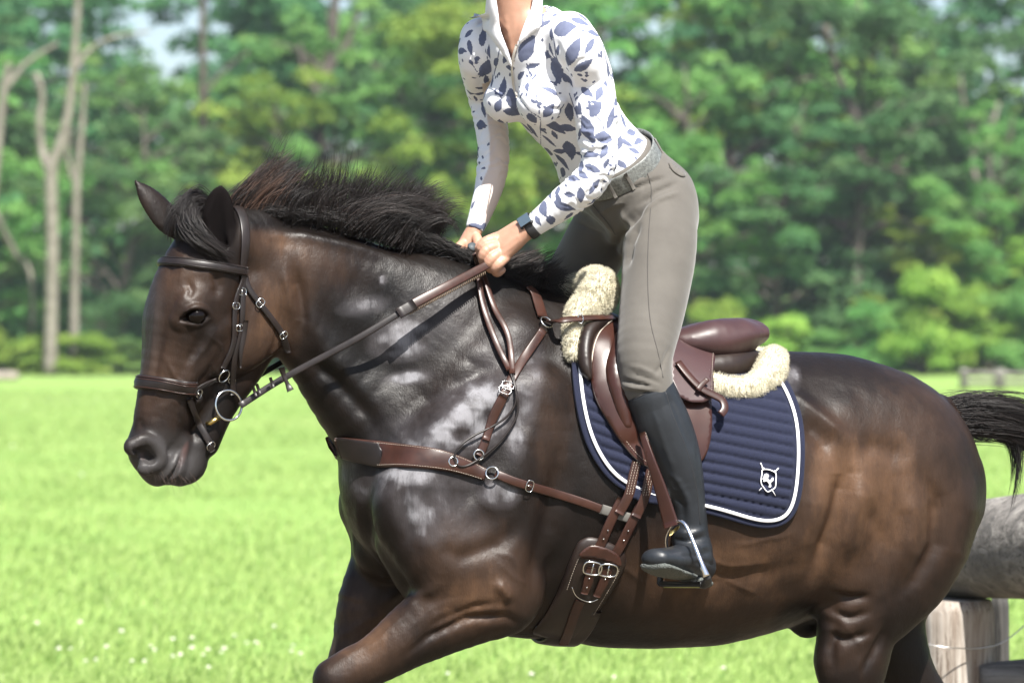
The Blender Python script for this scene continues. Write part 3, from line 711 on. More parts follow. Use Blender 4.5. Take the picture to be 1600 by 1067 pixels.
a = np.array(HH(338, 660, 30*PX)); V, F = tube([HH(320, 662, 12*PX), HH(328, 661, 30*PX), c+np.array([-.019, -.004, -.026])], [.0045, .0055, .0062], 8); mesh_obj('mouthpiece', V, F, BRASS, bit)
# reins: from the bit past the neck to the hands
def drape(pts, clear=.012, n=8):
    """pts (px, py, Y or None): free strap kept in front of the neck"""
    q = cat([(p[0], p[1]) for p in pts], n); k = np.linspace(0, 1, len(q)); Yk = np.interp(k, np.linspace(0, 1, len(pts)), [p[2] for p in pts]); P = []; N = []
    for (x, y), Y in zip(q, Yk):
        d = Vector(((x-800)/FPX, 1, -(y-533.5)/FPX)).normalized(); p, nn, _, _ = BV.ray_cast(CAMP, d)
        if p is not None: Y = min(Y, p.y-clear)
        P.append([x, y, Y])
    P = np.array(P); P[:, 2] = sm(P[:, 2:3], 6)[:, 0]; W_ = np.array([at(*r) for r in P]); return W_
HAND = (768, 411, -.135)
yb = BITC[1]-.005
R1 = drape([(375, 634, yb), (443, 591, yb+.02), (560, 528, yb+.03), (640, 480, -.26), (700, 448, -.22), (768, 412, HAND[2])], .008)
Nr = np.tile(nrm(np.array([.12, -1, .25])), (len(R1), 1)); k = len(R1); cut1 = int(k*.60)
V, F = ribbon(R1[:cut1+1], Nr[:cut1+1], 10*PX, .0035, pad=.3); rein = bpart('rein', V, F, L_DK)
V, F = ribbon(R1[cut1:]+np.array([0, -.003, 0.002]), Nr[cut1:], np.linspace(15, 12, k-cut1)*PX, .004, pad=.3); bpart('rein', V, F, L_BR)
ms = []
for i in range(cut1, k-2):
    for t in (0, .33, .66):
        p = R1[i]*(1-t)+R1[i+1]*t+np.array([0.001, -.006, -.006]); ms.append(tube([p, p+np.array([.0015, 0, -.011])], .0017, 5))
V, F = join(*ms); mesh_obj('webbing', V, F, leather('rein_web', (.12, .085, .06), (.22, .16, .11), .8), rein)
V, F = ribbon(R1[cut1-2:cut1+2]+np.array([0, -.006, 0]), Nr[:4], 17*PX, .004, pad=.2); mesh_obj('rein_loop', V, F, L_DK, rein)
p = at(446, 592, yb); V, F = join(ribbon(np.array([p+np.array([-.009, -.008, .026]), p+np.array([-.002, -.009, .004]), p+np.array([.004, -.009, -.010]), p+np.array([.012, -.008, -.027])]), Nr[:4], np.array([.015, .009, .009, .017]), .007)); bpart('rein_stop', V, F, L_DK)
for px_, py_ in ((398, 612), (404, 608), (425, 598)):
    p = at(px_, py_, yb); V, F = ribbon(np.array([p+np.array([-.004, -.004, .012]), p+np.array([0, -.005, 0]), p+np.array([.003, -.004, -.010])]), Nr[:3], .007, .006); bpart('rein_hook', V, F, L_DK)
# the rein of the far side
P = np.array([mir(BITC, HH), HH(440, 566, -.07), HP(520, 520, -.12), HP(640, 450, -.13), at(735, 400, .06)]); P = cat(P, 6); V, F = ribbon(P, np.tile([0, -1, .2], (len(P), 1)), .013, .003); bpart('rein', V, F, L_DK)
# spare rein hanging in a loop
def hang(pts, w, t, off, mat, par=None, name='rein'):
    P, N = surf_path(pts, 8, off, None, 4); V, F = ribbon(P, N, w*PX, t, pad=.3); return mesh_obj(name, V, F, mat, par)
for pts in ([(741, 400), (744, 430), (752, 479), (776, 542), (797, 584)], [(745, 402), (751, 431), (770, 485), (793, 526), (801, 590)]):
    P, N = surf_path(pts, 8, .012, None, 4); P[:6] = np.linspace(at(742, 396, -.10), P[6], 6, endpoint=False); V, F = ribbon(P, N, 9*PX, .004, pad=.3); bpart('rein', V, F, L_BR)
P, N = surf_path([(797, 584), (806, 620), (796, 646), (770, 666), (738, 680), (716, 697), (707, 715), (714, 729), (736, 724), (778, 694), (804, 658), (808, 630), (801, 586)], 6, .013, None, 4)
V, F = tube(P, .0028, 8); bpart('rein_bight', V, F, L_DK)
for o in br_kids: o.parent = br; o.matrix_parent_inverse = Matrix.Translation(-br.location)

def adopt(root):
    """children were built in place: keep them there under a root that has its own origin"""
    for c in root.children: c.matrix_parent_inverse = Matrix.Translation(-root.location)

# ------------------------------------------------------------------ breastplate
bp = thing('breastplate', 'brown leather breastplate with padded chest band and running rings', 'breastplate', loc=hit(770, 740)[0])
top = [(532, 681), (600, 690), (660, 698), (700, 706), (740, 719), (762, 733)]; bot = [(532, 712), (585, 729), (628, 731), (672, 731), (712, 740), (758, 752)]
mid = [((a[0]+b[0])/2, (a[1]+b[1])/2) for a, b in zip(top, bot)]
P, N = surf_path(mid, 8, .003, None, 4); w = np.interp(np.linspace(0, 1, len(P)), np.linspace(0, 1, 6), [33, 40, 36, 31, 24, 18])*PX
Pf = mir(P); 
# carry the band round the far side of the chest
j = np.argmin(P[:, 0]); 
V, F = ribbon(P, N, w, .008, pad=.35); cb = mesh_obj('chest_band', V, F, L_BR, bp)
stitch('stitching', None, 0, cb, P=P+nrm(np.cross(N, frames(P)))*(w*.42)[:, None]+N*.0085, N=N); stitch('stitching', None, 0, cb, P=P-nrm(np.cross(N, frames(P)))*(w*.42)[:, None]+N*.0085, N=N)
la = (P-HP.o)@HP.L; i1 = int(np.argmax(la > -la[0]-.002)); V2, F2 = mirror_mesh(*ribbon(P[i1:], N[i1:], w[i1:], .008, pad=.35)); mesh_obj('chest_band', V2, F2, L_BR, bp)
P, N = surf_path([(536, 697), (560, 703), (590, 710), (603, 711)], 8, .011, None, 3)
V, F = ribbon(P, N, np.interp(np.linspace(0, 1, len(P)), [0, .75, 1], [34, 36, 10])*PX, .004, pad=.6); mesh_obj('overlay', V, F, L_DK, cb)
tk = lambda name, pts, w, t=.004, mat=L_BR, off=.004, par=bp: strap(name, pts, (w*PX if np.isscalar(w) else [q*PX for q in w]), t, mat, par, off, pad=.3)
side_strap = tk('side_strap', [(774, 741), (800, 751), (840, 763), (904, 782), (945, 797)], 13, off=.006)
tk('elastic_end', [(938, 794), (960, 801), (994, 812)], 15, .005, ELAST, .008)
tk('shoulder_strap', [(748, 712), (757, 690), (770, 650), (790, 612), (804, 586), (824, 551), (846, 518)], [13, 13, 14, 13], off=.006)
tk('strap_fold', [(757, 688), (769, 650), (784, 620)], [11, 15, 15], .0045, L_BR, .010)
tk('wither_strap', [(846, 500), (840, 478), (834, 462), (824, 452)], [18, 17, 15], off=.006)
P, N = surf_path([(856, 507), (875, 504), (906, 501), (930, 500), (958, 500)], 8, .006, None, 5)
tb_ = P[:, 1].copy(); P = np.array([at(x_, y_, Y_) for x_, y_, Y_ in zip(*screen(P), P[:, 1]-.075*np.clip(np.sin(np.linspace(0, math.pi*.9, len(P)))*1.6, 0, 1))]); P[:, 1] = sm(P[:, 1:2], 10)[:, 0]
V, F = ribbon(P, N, 11*PX, .004, pad=.3); mesh_obj('saddle_strap', V, F, L_BR, bp)
for (x, y, r_, of) in [(849, 509, 12, .014), (770, 741, 11, .014), (746, 711, 9, .013), (706, 722, 8, .012)]:
    c, n = hit(x, y, of); V, F = ring(c, n, r_*PX*.85, .0020); mesh_obj('ring', V, F, STEEL, bp)
for a in [(788, 612, 7, -14, 14), (824, 758, 12, 4, 13), (793, 606, 7, -14, 14)]: keeper(*a, par=bp, off=.012)
p, n = P[len(P)//2]+np.array([0, -.005, 0]), np.array([.2, -1, .1]); V, F = ring(p, n, 7*PX, .0014, a=.6); mesh_obj('buckle', V, F, STEEL, bp)
rs = np.random.RandomState(3)
ms = []
for x, y in [(840, 525), (826, 548), (812, 570), (764, 668), (760, 680), (860, 770), (875, 774), (890, 778)]:
    c, n = hit(x, y, .0105); V, F = tube([c-n*.0006, c+n*.0004], .0013, 8); mesh_obj('punch_hole', V, F, BLACK, side_strap)
adopt(bp)
# ------------------------------------------------------------------ quilted saddle pad
def pad_mat():
    m = M('navy_quilted_cotton', rough=.85, spec=.2); m.color(m.ramp(m.noise(260, 3, .7), [(.3, (.006, .008, .020)), (.75, (.013, .016, .038))]))
    m.b.inputs['Sheen Weight'].default_value = .08; m.bump(m.noise(700, 2), .25, .0006); return m.m
NAVY = pad_mat(); WHITE = M('white_piping', rough=.6, color=(.78, .78, .80)).m
padpoly = [(905, 500), (893, 530), (892, 565), (893, 600), (899, 642), (910, 682), (926, 716), (948, 746), (975, 766), (1025, 787), (1101, 799), (1158, 817), (1195, 824), (1225, 817), (1243, 795), (1251, 760), (1254, 710), (1252, 665), (1244, 630), (1228, 598), (1205, 575), (1150, 560), (1080, 560), (1000, 545), (950, 515)]
PADO = cat(padpoly, 5, True)
def quilt(x, y, e):
    ph = (y-np.interp(x, [890, 950, 1000, 1060, 1130, 1250], [0, 22, 38, 51, 64, 88]))/16.2
    q = np.abs(np.sin(math.pi*ph))**.5
    inner = np.clip((e-17)/2, 0, 1)
    edge = np.clip(e/6, 0, 1)**.5
    return .004+.0075*edge+inner*(q*.0085-.004)
pad = None
V, F, Q = patch(padpoly, None, quilt, .002, 2.6, smooth_out=10)
pad = mesh_obj('saddle_pad', V, F, NAVY); tag(pad, 'navy quilted saddle pad with white piping under the saddle', 'saddle pad')
V2, F2 = mirror_mesh(*patch(padpoly, None, quilt, .002, 6, smooth_out=10)[:2]); mesh_obj('far_panel', V2, F2, NAVY, pad)
# piping follows the outline 11 px inside it
O = PADO; T = nrm(np.roll(O, -1, 0)-np.roll(O, 1, 0)); Nn = np.stack([-T[:, 1], T[:, 0]], 1); c0 = O.mean(0); sg = np.sign(((c0-O)*Nn).sum(1).mean()); 
PI = O+Nn*sg*11; i0 = np.argmin(np.hypot(O[:, 0]-893, O[:, 1]-535)); PI = np.roll(PI, -i0, 0); PI = PI[:int(len(PI)*.80)]
PI = sm(PI, 3)
P, N = surf_path(PI[::3], 3, .0155, None, 6); V, F = ribbon(P, N, 5.2*PX, .0035, pad=.5); mesh_obj('piping', V, F, WHITE, pad)
PE = O+Nn*sg*2.5; PE = np.roll(PE, -i0, 0)[:int(len(O)*.82)]; P, N = surf_path(sm(PE, 2)[::3], 3, .009, None, 6); V, F = ribbon(P, N, 7*PX, .004, pad=.6); mesh_obj('binding', V, F, NAVY, pad)
# embroidered shield with a rearing horse and crossed foils
def emb(pts, w, closed=False, n=4, o=.0195):
    q = np.array(pts, float); q = cat(q, n, closed) if n > 1 else q
    P = np.array([hit(x, y, o)[0] for x, y in q]); return tube(P, w*PX, 5, closed)
E = lambda x, y: (1120+x*140/1149., 700+y*130/1067.)
ms = [emb([E(*p) for p in [(545, 290), (610, 285), (660, 300), (712, 335), (712, 420), (705, 500), (660, 535), (605, 558), (560, 510), (530, 460), (528, 400), (540, 340)]], .95, True, 3),
      emb([E(520, 200), E(550, 270)], .8, n=1), emb([E(745, 268), E(700, 318)], .9, n=1), emb([E(535, 262), E(568, 270)], .9, n=1), emb([E(690, 300), E(715, 325)], .9, n=1),
      emb([E(535, 510), E(500, 545)], .55, n=1), emb([E(665, 535), E(708, 608)], .55, n=1)]
V, F = join(*ms); mesh_obj('embroidery', V, F, WHITE, pad)
hp = [(560, 385), (570, 352), (592, 335), (618, 345), (628, 368), (612, 392), (635, 415), (655, 405), (672, 382), (684, 392), (680, 425), (655, 440), (650, 462), (655, 490), (640, 506), (622, 500), (632, 470), (612, 440), (590, 425), (572, 440), (555, 425), (575, 405), (548, 410), (545, 395), (575, 388)]
V, F, _ = patch([E(*p) for p in hp], None, lambda x, y, e: .0175+0*x, .002, 1.2, smooth_out=3, catn=2); mesh_obj('horse_emblem', V, F, WHITE, pad)
V, F, _ = patch([(980, 760), (1028, 766), (1027, 788), (1000, 783), (975, 774)], None, lambda x, y, e: .017+0*x, .003, 4, catn=1, closed_cat=False); mesh_obj('girth_loop', V, F, NAVY, pad)

# ------------------------------------------------------------------ sheepskin half pad
def fleece_mat():
    m = M('cream_fleece', rough=.95, spec=.1); m.color(m.ramp(m.noise(45, 3, .6), [(.3, (.44, .40, .28)), (.7, (.60, .56, .43))])); m.b.inputs['Sheen Weight'].default_value = .5
    m.b.inputs['Subsurface Weight'].default_value = .0; return m.m
FLEECE = fleece_mat()
def field_mesh(chains, h, k=.01, sub=(), it=2):
    lo = np.min([c.bbox(.03)[0] for c in chains], 0); hi = np.max([c.bbox(.03)[1] for c in chains], 0)
    f = Field(*[np.arange(lo[i], hi[i], h) for i in range(3)])
    for c in chains: f.add(c, k)
    for c in sub: f.add(c, k*.6, 'd')
    V, F = f.mesh(); return smooth_mesh(V, F, it), F
def hs(x, y, off, rp, rl):
    """station lying on the coat"""
    p, n = hit(x, y, off); return (p, rp*PX, rl*PX)
fc1 = [Chain([hs(896, 556, .018, 14, 10), hs(893, 530, .020, 17, 12), hs(900, 505, .022, 22, 16), (HP(918, 482, 64*PX), 27*PX, 20*PX), (HP(936, 456, 52*PX), 31*PX, 24*PX), (HP(930, 440, 14*PX), 22*PX, 22*PX), (HP(912, 441, -40*PX), 15*PX, 20*PX), (HP(890, 452, -90*PX), 14*PX, 16*PX), (HP(872, 500, -130*PX), 16*PX, 14*PX)], HP.L)]
fv, ff = field_mesh(fc1, .0065); fv = fv+vnormals(fv, ff)*(.0026*fbm(fv, 45, 2))[:, None]
shp = thing('sheepskin_half_pad', 'cream sheepskin half pad curling out around the saddle', 'half pad', loc=HP(930, 440, 0))
mesh_obj('fleece_roll', fv, ff, FLEECE, shp)
rear = [(1100, 600), (1125, 612), (1160, 614), (1186, 605), (1201, 592), (1206, 574)]
st = [hs(x, y, .020, r, r*.75) for (x, y), r in zip(rear, [14, 17, 18, 21, 26, 22])]
st2 = [(mir(p), a, b) for p, a, b in st][::-1]; midp = (HP(1208, 562, 0), 15*PX, 17*PX)
rv, rf = field_mesh([Chain(st+[midp]+st2, HP.L)], .0065); rv = rv+vnormals(rv, rf)*(.0026*fbm(rv, 45, 2))[:, None]
mesh_obj('fleece_roll', rv, rf, FLEECE, shp)
def fur(V, F, n, ln, r, seed, name, parent, mat, lean=(0, 0, -.3)):
    rs = np.random.RandomState(seed); N = vnormals(V, F); i = rs.choice(len(F), n); w = rs.dirichlet([1, 1, 1, 1], n)
    P = (V[F[i]]*w[:, :, None]).sum(1); D = nrm((N[F[i]]*w[:, :, None]).sum(1)); keep = D[:, 1] < .45; P, D = P[keep], D[keep]; cl = np.stack([vnoise(P, 70, s) for s in (4, 5, 6)], 1)
    v, f = strands(P-D*.001, D+cl*.65+np.array(lean)*.5, ln*rs.uniform(.6, 1.2, len(P)), r, 3, jit=.35, seed=seed); return mesh_obj(name, v, f, mat, parent)
fur(fv, ff, 26000, .0115, .0005, 1, 'wool', shp, FLEECE); fur(rv, rf, 22000, .0100, .0005, 2, 'wool', shp, FLEECE)
adopt(shp)

# ------------------------------------------------------------------ saddle
sad = thing('saddle', 'brown leather jumping saddle with raised cantle and long forward flap', 'saddle', loc=HP(1050, 545, 0))
flap = [(940, 507), (922, 522), (917, 555), (919, 591), (925, 626), (944, 660), (964, 690), (990, 720), (1014, 733), (1050, 738), (1084, 728), (1100, 708), (1107, 672), (1106, 630), (1104, 596), (1100, 566), (1060, 545), (1010, 528), (970, 510)]
def flap_l(x, y, e):
    b = .020+.0*x
    roll = np.clip(1-polydist(x, y, [(945, 545), (950, 600), (975, 665)])[0]/30, 0, 1)**.7
    return b+.016*roll+.004*np.clip((x-1050)/50, 0, 1)*0
V, F, Q = patch(flap, None, flap_l, .005, 4, smooth_out=8); fl = mesh_obj('flap', V, F, L_SAD, sad)
V2, F2 = mirror_mesh(V, F); mesh_obj('flap', V2, F2, L_SAD, sad)
PF = cat([(918, 560), (921, 592), (928, 626), (947, 660), (967, 689), (992, 717), (1014, 729)], 4); stitch('stitching', PF+np.array([4, -1]), .0275, fl, n=2)
P, N = surf_path([(917, 560), (920, 591), (926, 626), (945, 660), (965, 690), (991, 720), (1014, 733)], 6, .024, None, 3); V, F = tube(P, .002, 6); mesh_obj('edge_trim', V, F, L_BLK, fl)
# seam of the knee roll
P, N = surf_path([(985, 625), (983, 650), (974, 672), (965, 684)], 6, .030, None, 3); V, F = tube(P, .0016, 6); mesh_obj('seam', V, F, THREAD, fl)
P, N = surf_path([(952, 512), (932, 528), (922, 550), (918, 575)], 6, .032, None, 3); V, F = tube(P, .0016, 6); mesh_obj('seam', V, F, THREAD, fl)
# front padded roll
kr = [Chain([hs(934, 514, .030, 10, 12), hs(914, 530, .030, 13, 15), hs(908, 555, .029, 12, 15), hs(910, 580, .027, 10, 13), hs(916, 596, .024, 5, 9)], HP.L)]
V, F = field_mesh(kr, .005); mesh_obj('knee_roll', V, F, L_BLK, sad)
# long block under the flap skin
kb = [Chain([hs(962, 545, .034, 14, 12), hs(955, 590, .036, 17, 14), hs(964, 635, .034, 15, 12), hs(974, 668, .030, 9, 8)], HP.L)]
V, F = field_mesh(kb, .005); mesh_obj('knee_block', V, F, L_SAD, sad)
# seat: pommel, dip and cantle as one solid
st = [(HP(948, 512, 0), 14*PX, 50*PX), (HP(975, 526, 0), 16*PX, 62*PX), (HP(1030, 541, 0), 17*PX, 90*PX), (HP(1085, 534, 0), 20*PX, 112*PX), (HP(1125, 524, 0), 26*PX, 114*PX), (HP(1158, 521, 0), 25*PX, 100*PX)]
seat = [Chain(st, HP.L)]
V, F = field_mesh(seat+[Chain([(HP(1050, 534, 84*PX), 13*PX, 22*PX), (HP(1085, 538, 96*PX), 17*PX, 24*PX), (HP(1130, 540, 94*PX), 20*PX, 26*PX), (HP(1160, 534, 74*PX), 22*PX, 28*PX)], HP.L), Chain([(HP(1050, 534, -84*PX), 13*PX, 22*PX), (HP(1085, 538, -96*PX), 17*PX, 24*PX), (HP(1130, 540, -94*PX), 20*PX, 26*PX), (HP(1160, 534, -74*PX), 22*PX, 28*PX)], HP.L), Chain([(HP(1060, 530, 80*PX), 14*PX, 30*PX), (HP(1110, 526, 92*PX), 26*PX, 32*PX), (HP(1150, 524, 78*PX), 27*PX, 34*PX)], HP.L), Chain([(HP(1060, 530, -80*PX), 14*PX, 30*PX), (HP(1110, 526, -92*PX), 26*PX, 32*PX), (HP(1150, 524, -78*PX), 27*PX, 34*PX)], HP.L)], .006, .03, it=4)
seatV, seatF = V, F; so_ = mesh_obj('seat', V, F, L_SAD2, sad)
BS = BVHTree.FromPolygons([tuple(v) for v in V.tolist()], [tuple(f) for f in F.tolist()])
# welt and panel under the seat
for dz, mt, r_ in ((0, L_SAD2, .0030), (9, L_BLK, .0026), (14, L_SAD2, .0026)):
    q = [(HP(x, y+dz, lt*PX)) for x, y, lt in [(1040, 546, 95), (1070, 552, 104), (1105, 557, 112), (1140, 557, 108), (1168, 550, 86), (1182, 541, 50)]]
    V, F = tube(cat(q, 6), r_, 8); mesh_obj('welt', V, F, mt, sad)
q = cat([(HP(x, y, lt*PX)) for x, y, lt in [(1046, 556, 102), (1075, 562, 110), (1108, 567, 117), (1142, 565, 110), (1164, 556, 86)]], 6); stitch('stitching', None, 0, sad, P=q, N=None, r=.0009)
q = cat([(HP(x, y-7, lt*PX)) for x, y, lt in [(1046, 556, 103), (1075, 562, 111), (1108, 567, 118), (1142, 565, 111), (1164, 556, 87)]], 6); stitch('stitching', None, 0, sad, P=q, N=None, r=.0009)
pn = [Chain([(HP(1010, 560, lt*PX*s), 14*PX, 20*PX), (HP(1080, 572, (lt+14)*PX*s), 20*PX, 26*PX), (HP(1130, 573, (lt+12)*PX*s), 27*PX, 31*PX), (HP(1163, 566, (lt-8)*PX*s), 27*PX, 28*PX)], HP.L) for lt in (84,) for s in (1, -1)]
V, F = field_mesh(pn[:1], .006); mesh_obj('panel', V, F, L_BLK, sad); V, F = field_mesh(pn[1:], .006); mesh_obj('panel', V, F, L_BLK, sad)
# skirt with the bar keeper
V, F, Q = patch([(1035, 546), (1062, 552), (1102, 566), (1103, 600), (1104, 634), (1070, 640), (1042, 620), (1036, 580)], None, lambda x, y, e: .040+0*x, .004, 5, smooth_out=8, catn=2); sk = mesh_obj('skirt', V, F, L_SAD2, sad)
stitch('stitching', [(1100, 570), (1101, 600), (1102, 630)], .0455, sk)
V, F, Q = patch([(975, 512), (1000, 520), (1040, 540), (1036, 590), (1000, 600), (975, 575), (966, 540)], None, lambda x, y, e: .036+.004*np.clip(e/10, 0, 1), .004, 5, smooth_out=8, catn=2); mesh_obj('skirt', V, F, L_SAD, sad)
# billets and leather end
P, N = surf_path([(1046, 584), (1062, 602), (1084, 622), (1104, 632), (1117, 640), (1121, 652), (1114, 660)], 6, .050, None, 3); V, F = ribbon(P, N, 12*PX, .0045, pad=.2); le = mesh_obj('leather_end', V, F, L_SAD, sad)
P, N = surf_path([(1078, 626), (1084, 618), (1092, 612)], 4, .056, None, 2); V, F = ribbon(P, N, 8*PX, .003, pad=.3); mesh_obj('leather_keeper', V, F, L_BR, le)
for pts in ([(992, 722), (986, 745), (980, 772), (964, 800)], [(1016, 728), (1010, 750), (1004, 775), (990, 805)]):
    o = strap('billet', pts, 15*PX, .004, L_BR, sad, .019)
    for s in (-4, 0, 4): stitch('stitching', [(x+s, y) for x, y in pts[:3]], .0245, o)
# near stirrup leather and iron
leg_y = hit(1040, 760, .075)[0][1]
SP = [at(1004, 676, leg_y+.02), at(1018, 720, leg_y), at(1034, 768, leg_y-.01), at(1050, 822, leg_y-.02)]
P = cat(np.array(SP), 6); V, F = ribbon(P, np.tile(nrm(np.array([-.55, -1, .1])), (len(P), 1)), np.linspace(10, 25, len(P))*PX, .006, pad=.1); sl_ = mesh_obj('stirrup_leather', V, F, L_SAD, sad)
stitch('stitching', None, 0, sl_, P=P+np.array([.0135, -.0080, .002])*np.linspace(.5, 1, len(P))[:, None], N=None, r=.0008)
IR = M('stirrup_steel', .16, (.75, .73, .74), 1.).m
c = at(1054, 818, leg_y-.02)
arch = cat(np.array([at(1044, 866, leg_y+.03), at(1041, 842, leg_y+.012), at(1048, 824, leg_y-.012), at(1060, 814, leg_y-.03), at(1071, 820, leg_y-.045), at(1084, 848, leg_y-.065), at(1096, 880, leg_y-.085), at(1104, 900, leg_y-.09)]), 6)
V, F = tube(arch, np.interp(np.linspace(0, 1, len(arch)), [0, .5, .8, 1], [.004, .0045, .0055, .009]), 10); ir = mesh_obj('stirrup_iron', V, F, IR, sad)
V, F = box(at(1053, 829, leg_y-.02), .036, .008, .012, X=nrm(at(1066, 820, leg_y-.035)-at(1041, 838, leg_y)), Y=nrm(np.array([.3, -1, .2])), Z=nrm(np.array([.25, .3, 1.])), bev=.002); mesh_obj('leather_slot', V, F, BRASS, ir)
adopt(sad)

# ------------------------------------------------------------------ girth
gi = thing('girth', 'dark brown padded leather girth with two steel buckles', 'girth', loc=hit(920, 900)[0])
gp = [(897, 857), (908, 842), (926, 838), (955, 848), (974, 861), (977, 880), (967, 903), (940, 945), (912, 985), (900, 998), (880, 1001), (845, 990), (832, 984), (850, 962), (872, 921)]
V, F, Q = patch(gp, None, lambda x, y, e: .003+.010*np.clip(e/14, 0, 1)**.6, .004, 5, smooth_out=6, catn=3); g0 = mesh_obj('girth_pad', V, F, L_BLK, gi)
V2, F2 = mirror_mesh(V, F); mesh_obj('girth_pad', V2, F2, L_BLK, gi)
stitch('stitching', [(884, 915), (905, 862), (925, 848), (952, 856), (966, 868), (966, 884), (952, 910), (925, 955)], .0175, g0)
P, N = around(HP, (885, 740), (868, 990), -75, 28, 34, .004); V, F = ribbon(P, N, 60*PX, .010, pad=.2); mesh_obj('belly_band', V, F, L_BLK, gi)
V, F, Q = patch([(902, 862), (920, 848), (945, 852), (965, 864), (968, 882), (955, 876), (930, 868), (908, 868)], None, lambda x, y, e: .018+0*x, .003, 4, catn=2); mesh_obj('buckle_guard', V, F, L_BR, gi)
for pts in ([(970, 778), (952, 812), (936, 850), (924, 872)], [(998, 788), (982, 820), (966, 852), (950, 876)]): strap('billet_strap', [*pts], 15*PX, .004, L_BR, gi, .014, pad=.2)
for pts in ([(921, 880), (916, 900), (911, 918)], [(947, 882), (940, 902), (930, 922)]): strap('billet_strap', pts, [15*PX, 15*PX, 11*PX], .004, L_BR, gi, .024, pad=.2)
for x, y in ((922, 881), (948, 882)): keeper(x, y, -4, 14, 22, par=gi, off=.028, th=.0022)
strap('lower_strap', [(906, 930), (897, 950), (888, 975), (880, 994)], 15*PX, .004, L_BR, gi, .018, pad=.2)
P, N = surf_path([(893, 908), (900, 922), (918, 930), (932, 926)], 5, .026, None, 2); V, F = tube(P, .0012, 6); mesh_obj('guard_wire', V, F, STEEL, gi)
ms = []
for x, y in [(941, 838), (947, 825), (972, 840), (979, 826), (917, 895), (914, 908), (942, 896), (895, 953), (891, 967)]:
    c, n = hit(x, y, .0205 if y < 860 or y > 940 else .029); V, F = tube([c-n*.002, c+n*.0012], .0017, 8); mesh_obj('stud', V, F, STEEL, gi)
adopt(gi)
# ================================================================== rider
TP = Plane(42, HP(940, 248, 0))
def llat(x, y, r, gap=.040):
    p, _ = hit(x, y); return ((p-HP.o)@HP.L)/PX+gap/PX+r
NL = [(1032, 318, 58, 54, 56), (1031, 385, 95, 57, 56), (1024, 450, None, 52, 52), (1016, 505, None, 48, 48), (1008, 555, None, 42, 43), (1009, 595, None, 38, 40)]
lk = llat(1008, 560, 38)
def leg(st, s=1):
    out = []
    for i, (x, y, lt, rp, rl) in enumerate(st):
        if lt is None: lt = np.interp(y, [385, 560, 620], [95, lk, lk+3])
        out.append((x, y, lt*s, rp, rl))
    return out
NLs = leg(NL)
calf = [(1016, 618, lk+2, 36, 37), (1032, 655, lk+6, 41, 40), (1050, 700, lk+8, 39, 38), (1062, 740, lk+8, 34, 34), (1073, 785, lk+6, 27, 28), (1079, 830, lk+4, 25, 26), (1084, 858, lk+4, 26, 27)]
def far_of(st, dx=0):           # same station on the far side of the horse
    return [mir(HP(x, y, lt*PX)) for x, y, lt, *_ in st]
FLs = [(965, 318, -52, 52, 54), (930, 385, -95, 52, 54), (893, 450, -145, 49, 50), (868, 505, -185, 46, 46), (852, 560, -205, 41, 42), (850, 600, -208, 38, 40)]
def CH(pl, st, g=0., L=None, **kw): return Chain([(pl(x, y, lt*PX), (rp+g)*PX, (rl+g)*PX) for x, y, lt, rp, rl in st], pl.L if L is None else L, **kw)
torso = [(945, 262, 0, 66, 84), (938, 246, 0, 62, 82), (912, 205, 0, 60, 77), (874, 150, 0, 67, 86), (845, 96, 0, 68, 90), (824, 52, 0, 46, 90)]
def arm3(st):    # px, py, Y, r
    return [(at(x, y, Y), r*PX, r*PX) for x, y, Y, r in st]
def grow(st, g): return [(p, a+g*PX, b+g*PX) for p, a, b in st]
sh_n = TP(890, 56, 88*PX); sh_f = TP(752, 62, -88*PX)
armN = [(sh_n, 37*PX, 37*PX)]+arm3([(908, 85, sh_n[1]-.02, 37), (924, 125, -.15, 34), (930, 170, -.165, 33), (934, 215, -.17, 30), (936, 255, -.17, 27), (918, 288, -.165, 27), (888, 312, -.15, 26), (858, 335, -.135, 21), (836, 351, -.125, 18)])
armF = [(sh_f, 34*PX, 34*PX)]+arm3([(746, 95, sh_f[1]-.01, 30), (756, 145, .12, 27), (768, 200, .10, 25.5), (771, 240, .08, 25), (766, 285, .06, 23), (752, 330, .04, 18), (741, 360, .03, 14.5)])
neckc = [(TP(822, 62, 0), 46*PX, 44*PX), (TP(805, 15, 0), 34*PX, 34*PX), (TP(797, -35, 0), 33*PX, 34*PX)]
pelvis = [(943, 250, 0, 62, 84), (965, 275, 0, 72, 94), (992, 308, 0, 76, 98), (1008, 345, 0, 62, 92)]
busts = [[(TP(843, 160, 46*PX), 36*PX, 36*PX)], [(TP(789, 158, -42*PX), 34*PX, 34*PX)]]
# foot
TOE, BALL, HEEL, ANK = at(1034, 886, -.66), at(1058, 892, -.60), at(1108, 906, -.42), at(1086, 868, -.455)
ya = HP(1084, 858, (lk+4)*PX)[1]; dY = ya-.015-(-.455); TOE, BALL, HEEL, ANK = [p+np.array([0, dY, 0]) for p in (TOE, BALL, HEEL, ANK)]
fdir = nrm(TOE-HEEL); sole_n = np.array([-.30, -.66, -.70]); sole_n = nrm(sole_n-fdir*(sole_n@fdir)); flat_ = np.cross(fdir, sole_n)
def foot(g): return [Chain([(HEEL-sole_n*.012, .036+g, .032+g), (HEEL*.5+BALL*.5-sole_n*.014, .036+g, .036+g), (BALL-sole_n*.004, .029+g, .043+g), (TOE-sole_n*.000, .021+g, .034+g)], flat_), Chain([(ANK+np.array([0, .0, .02]), .036+g, .036+g), (HEEL*.8+BALL*.2-sole_n*.03, .036+g, .034+g)], flat_)]
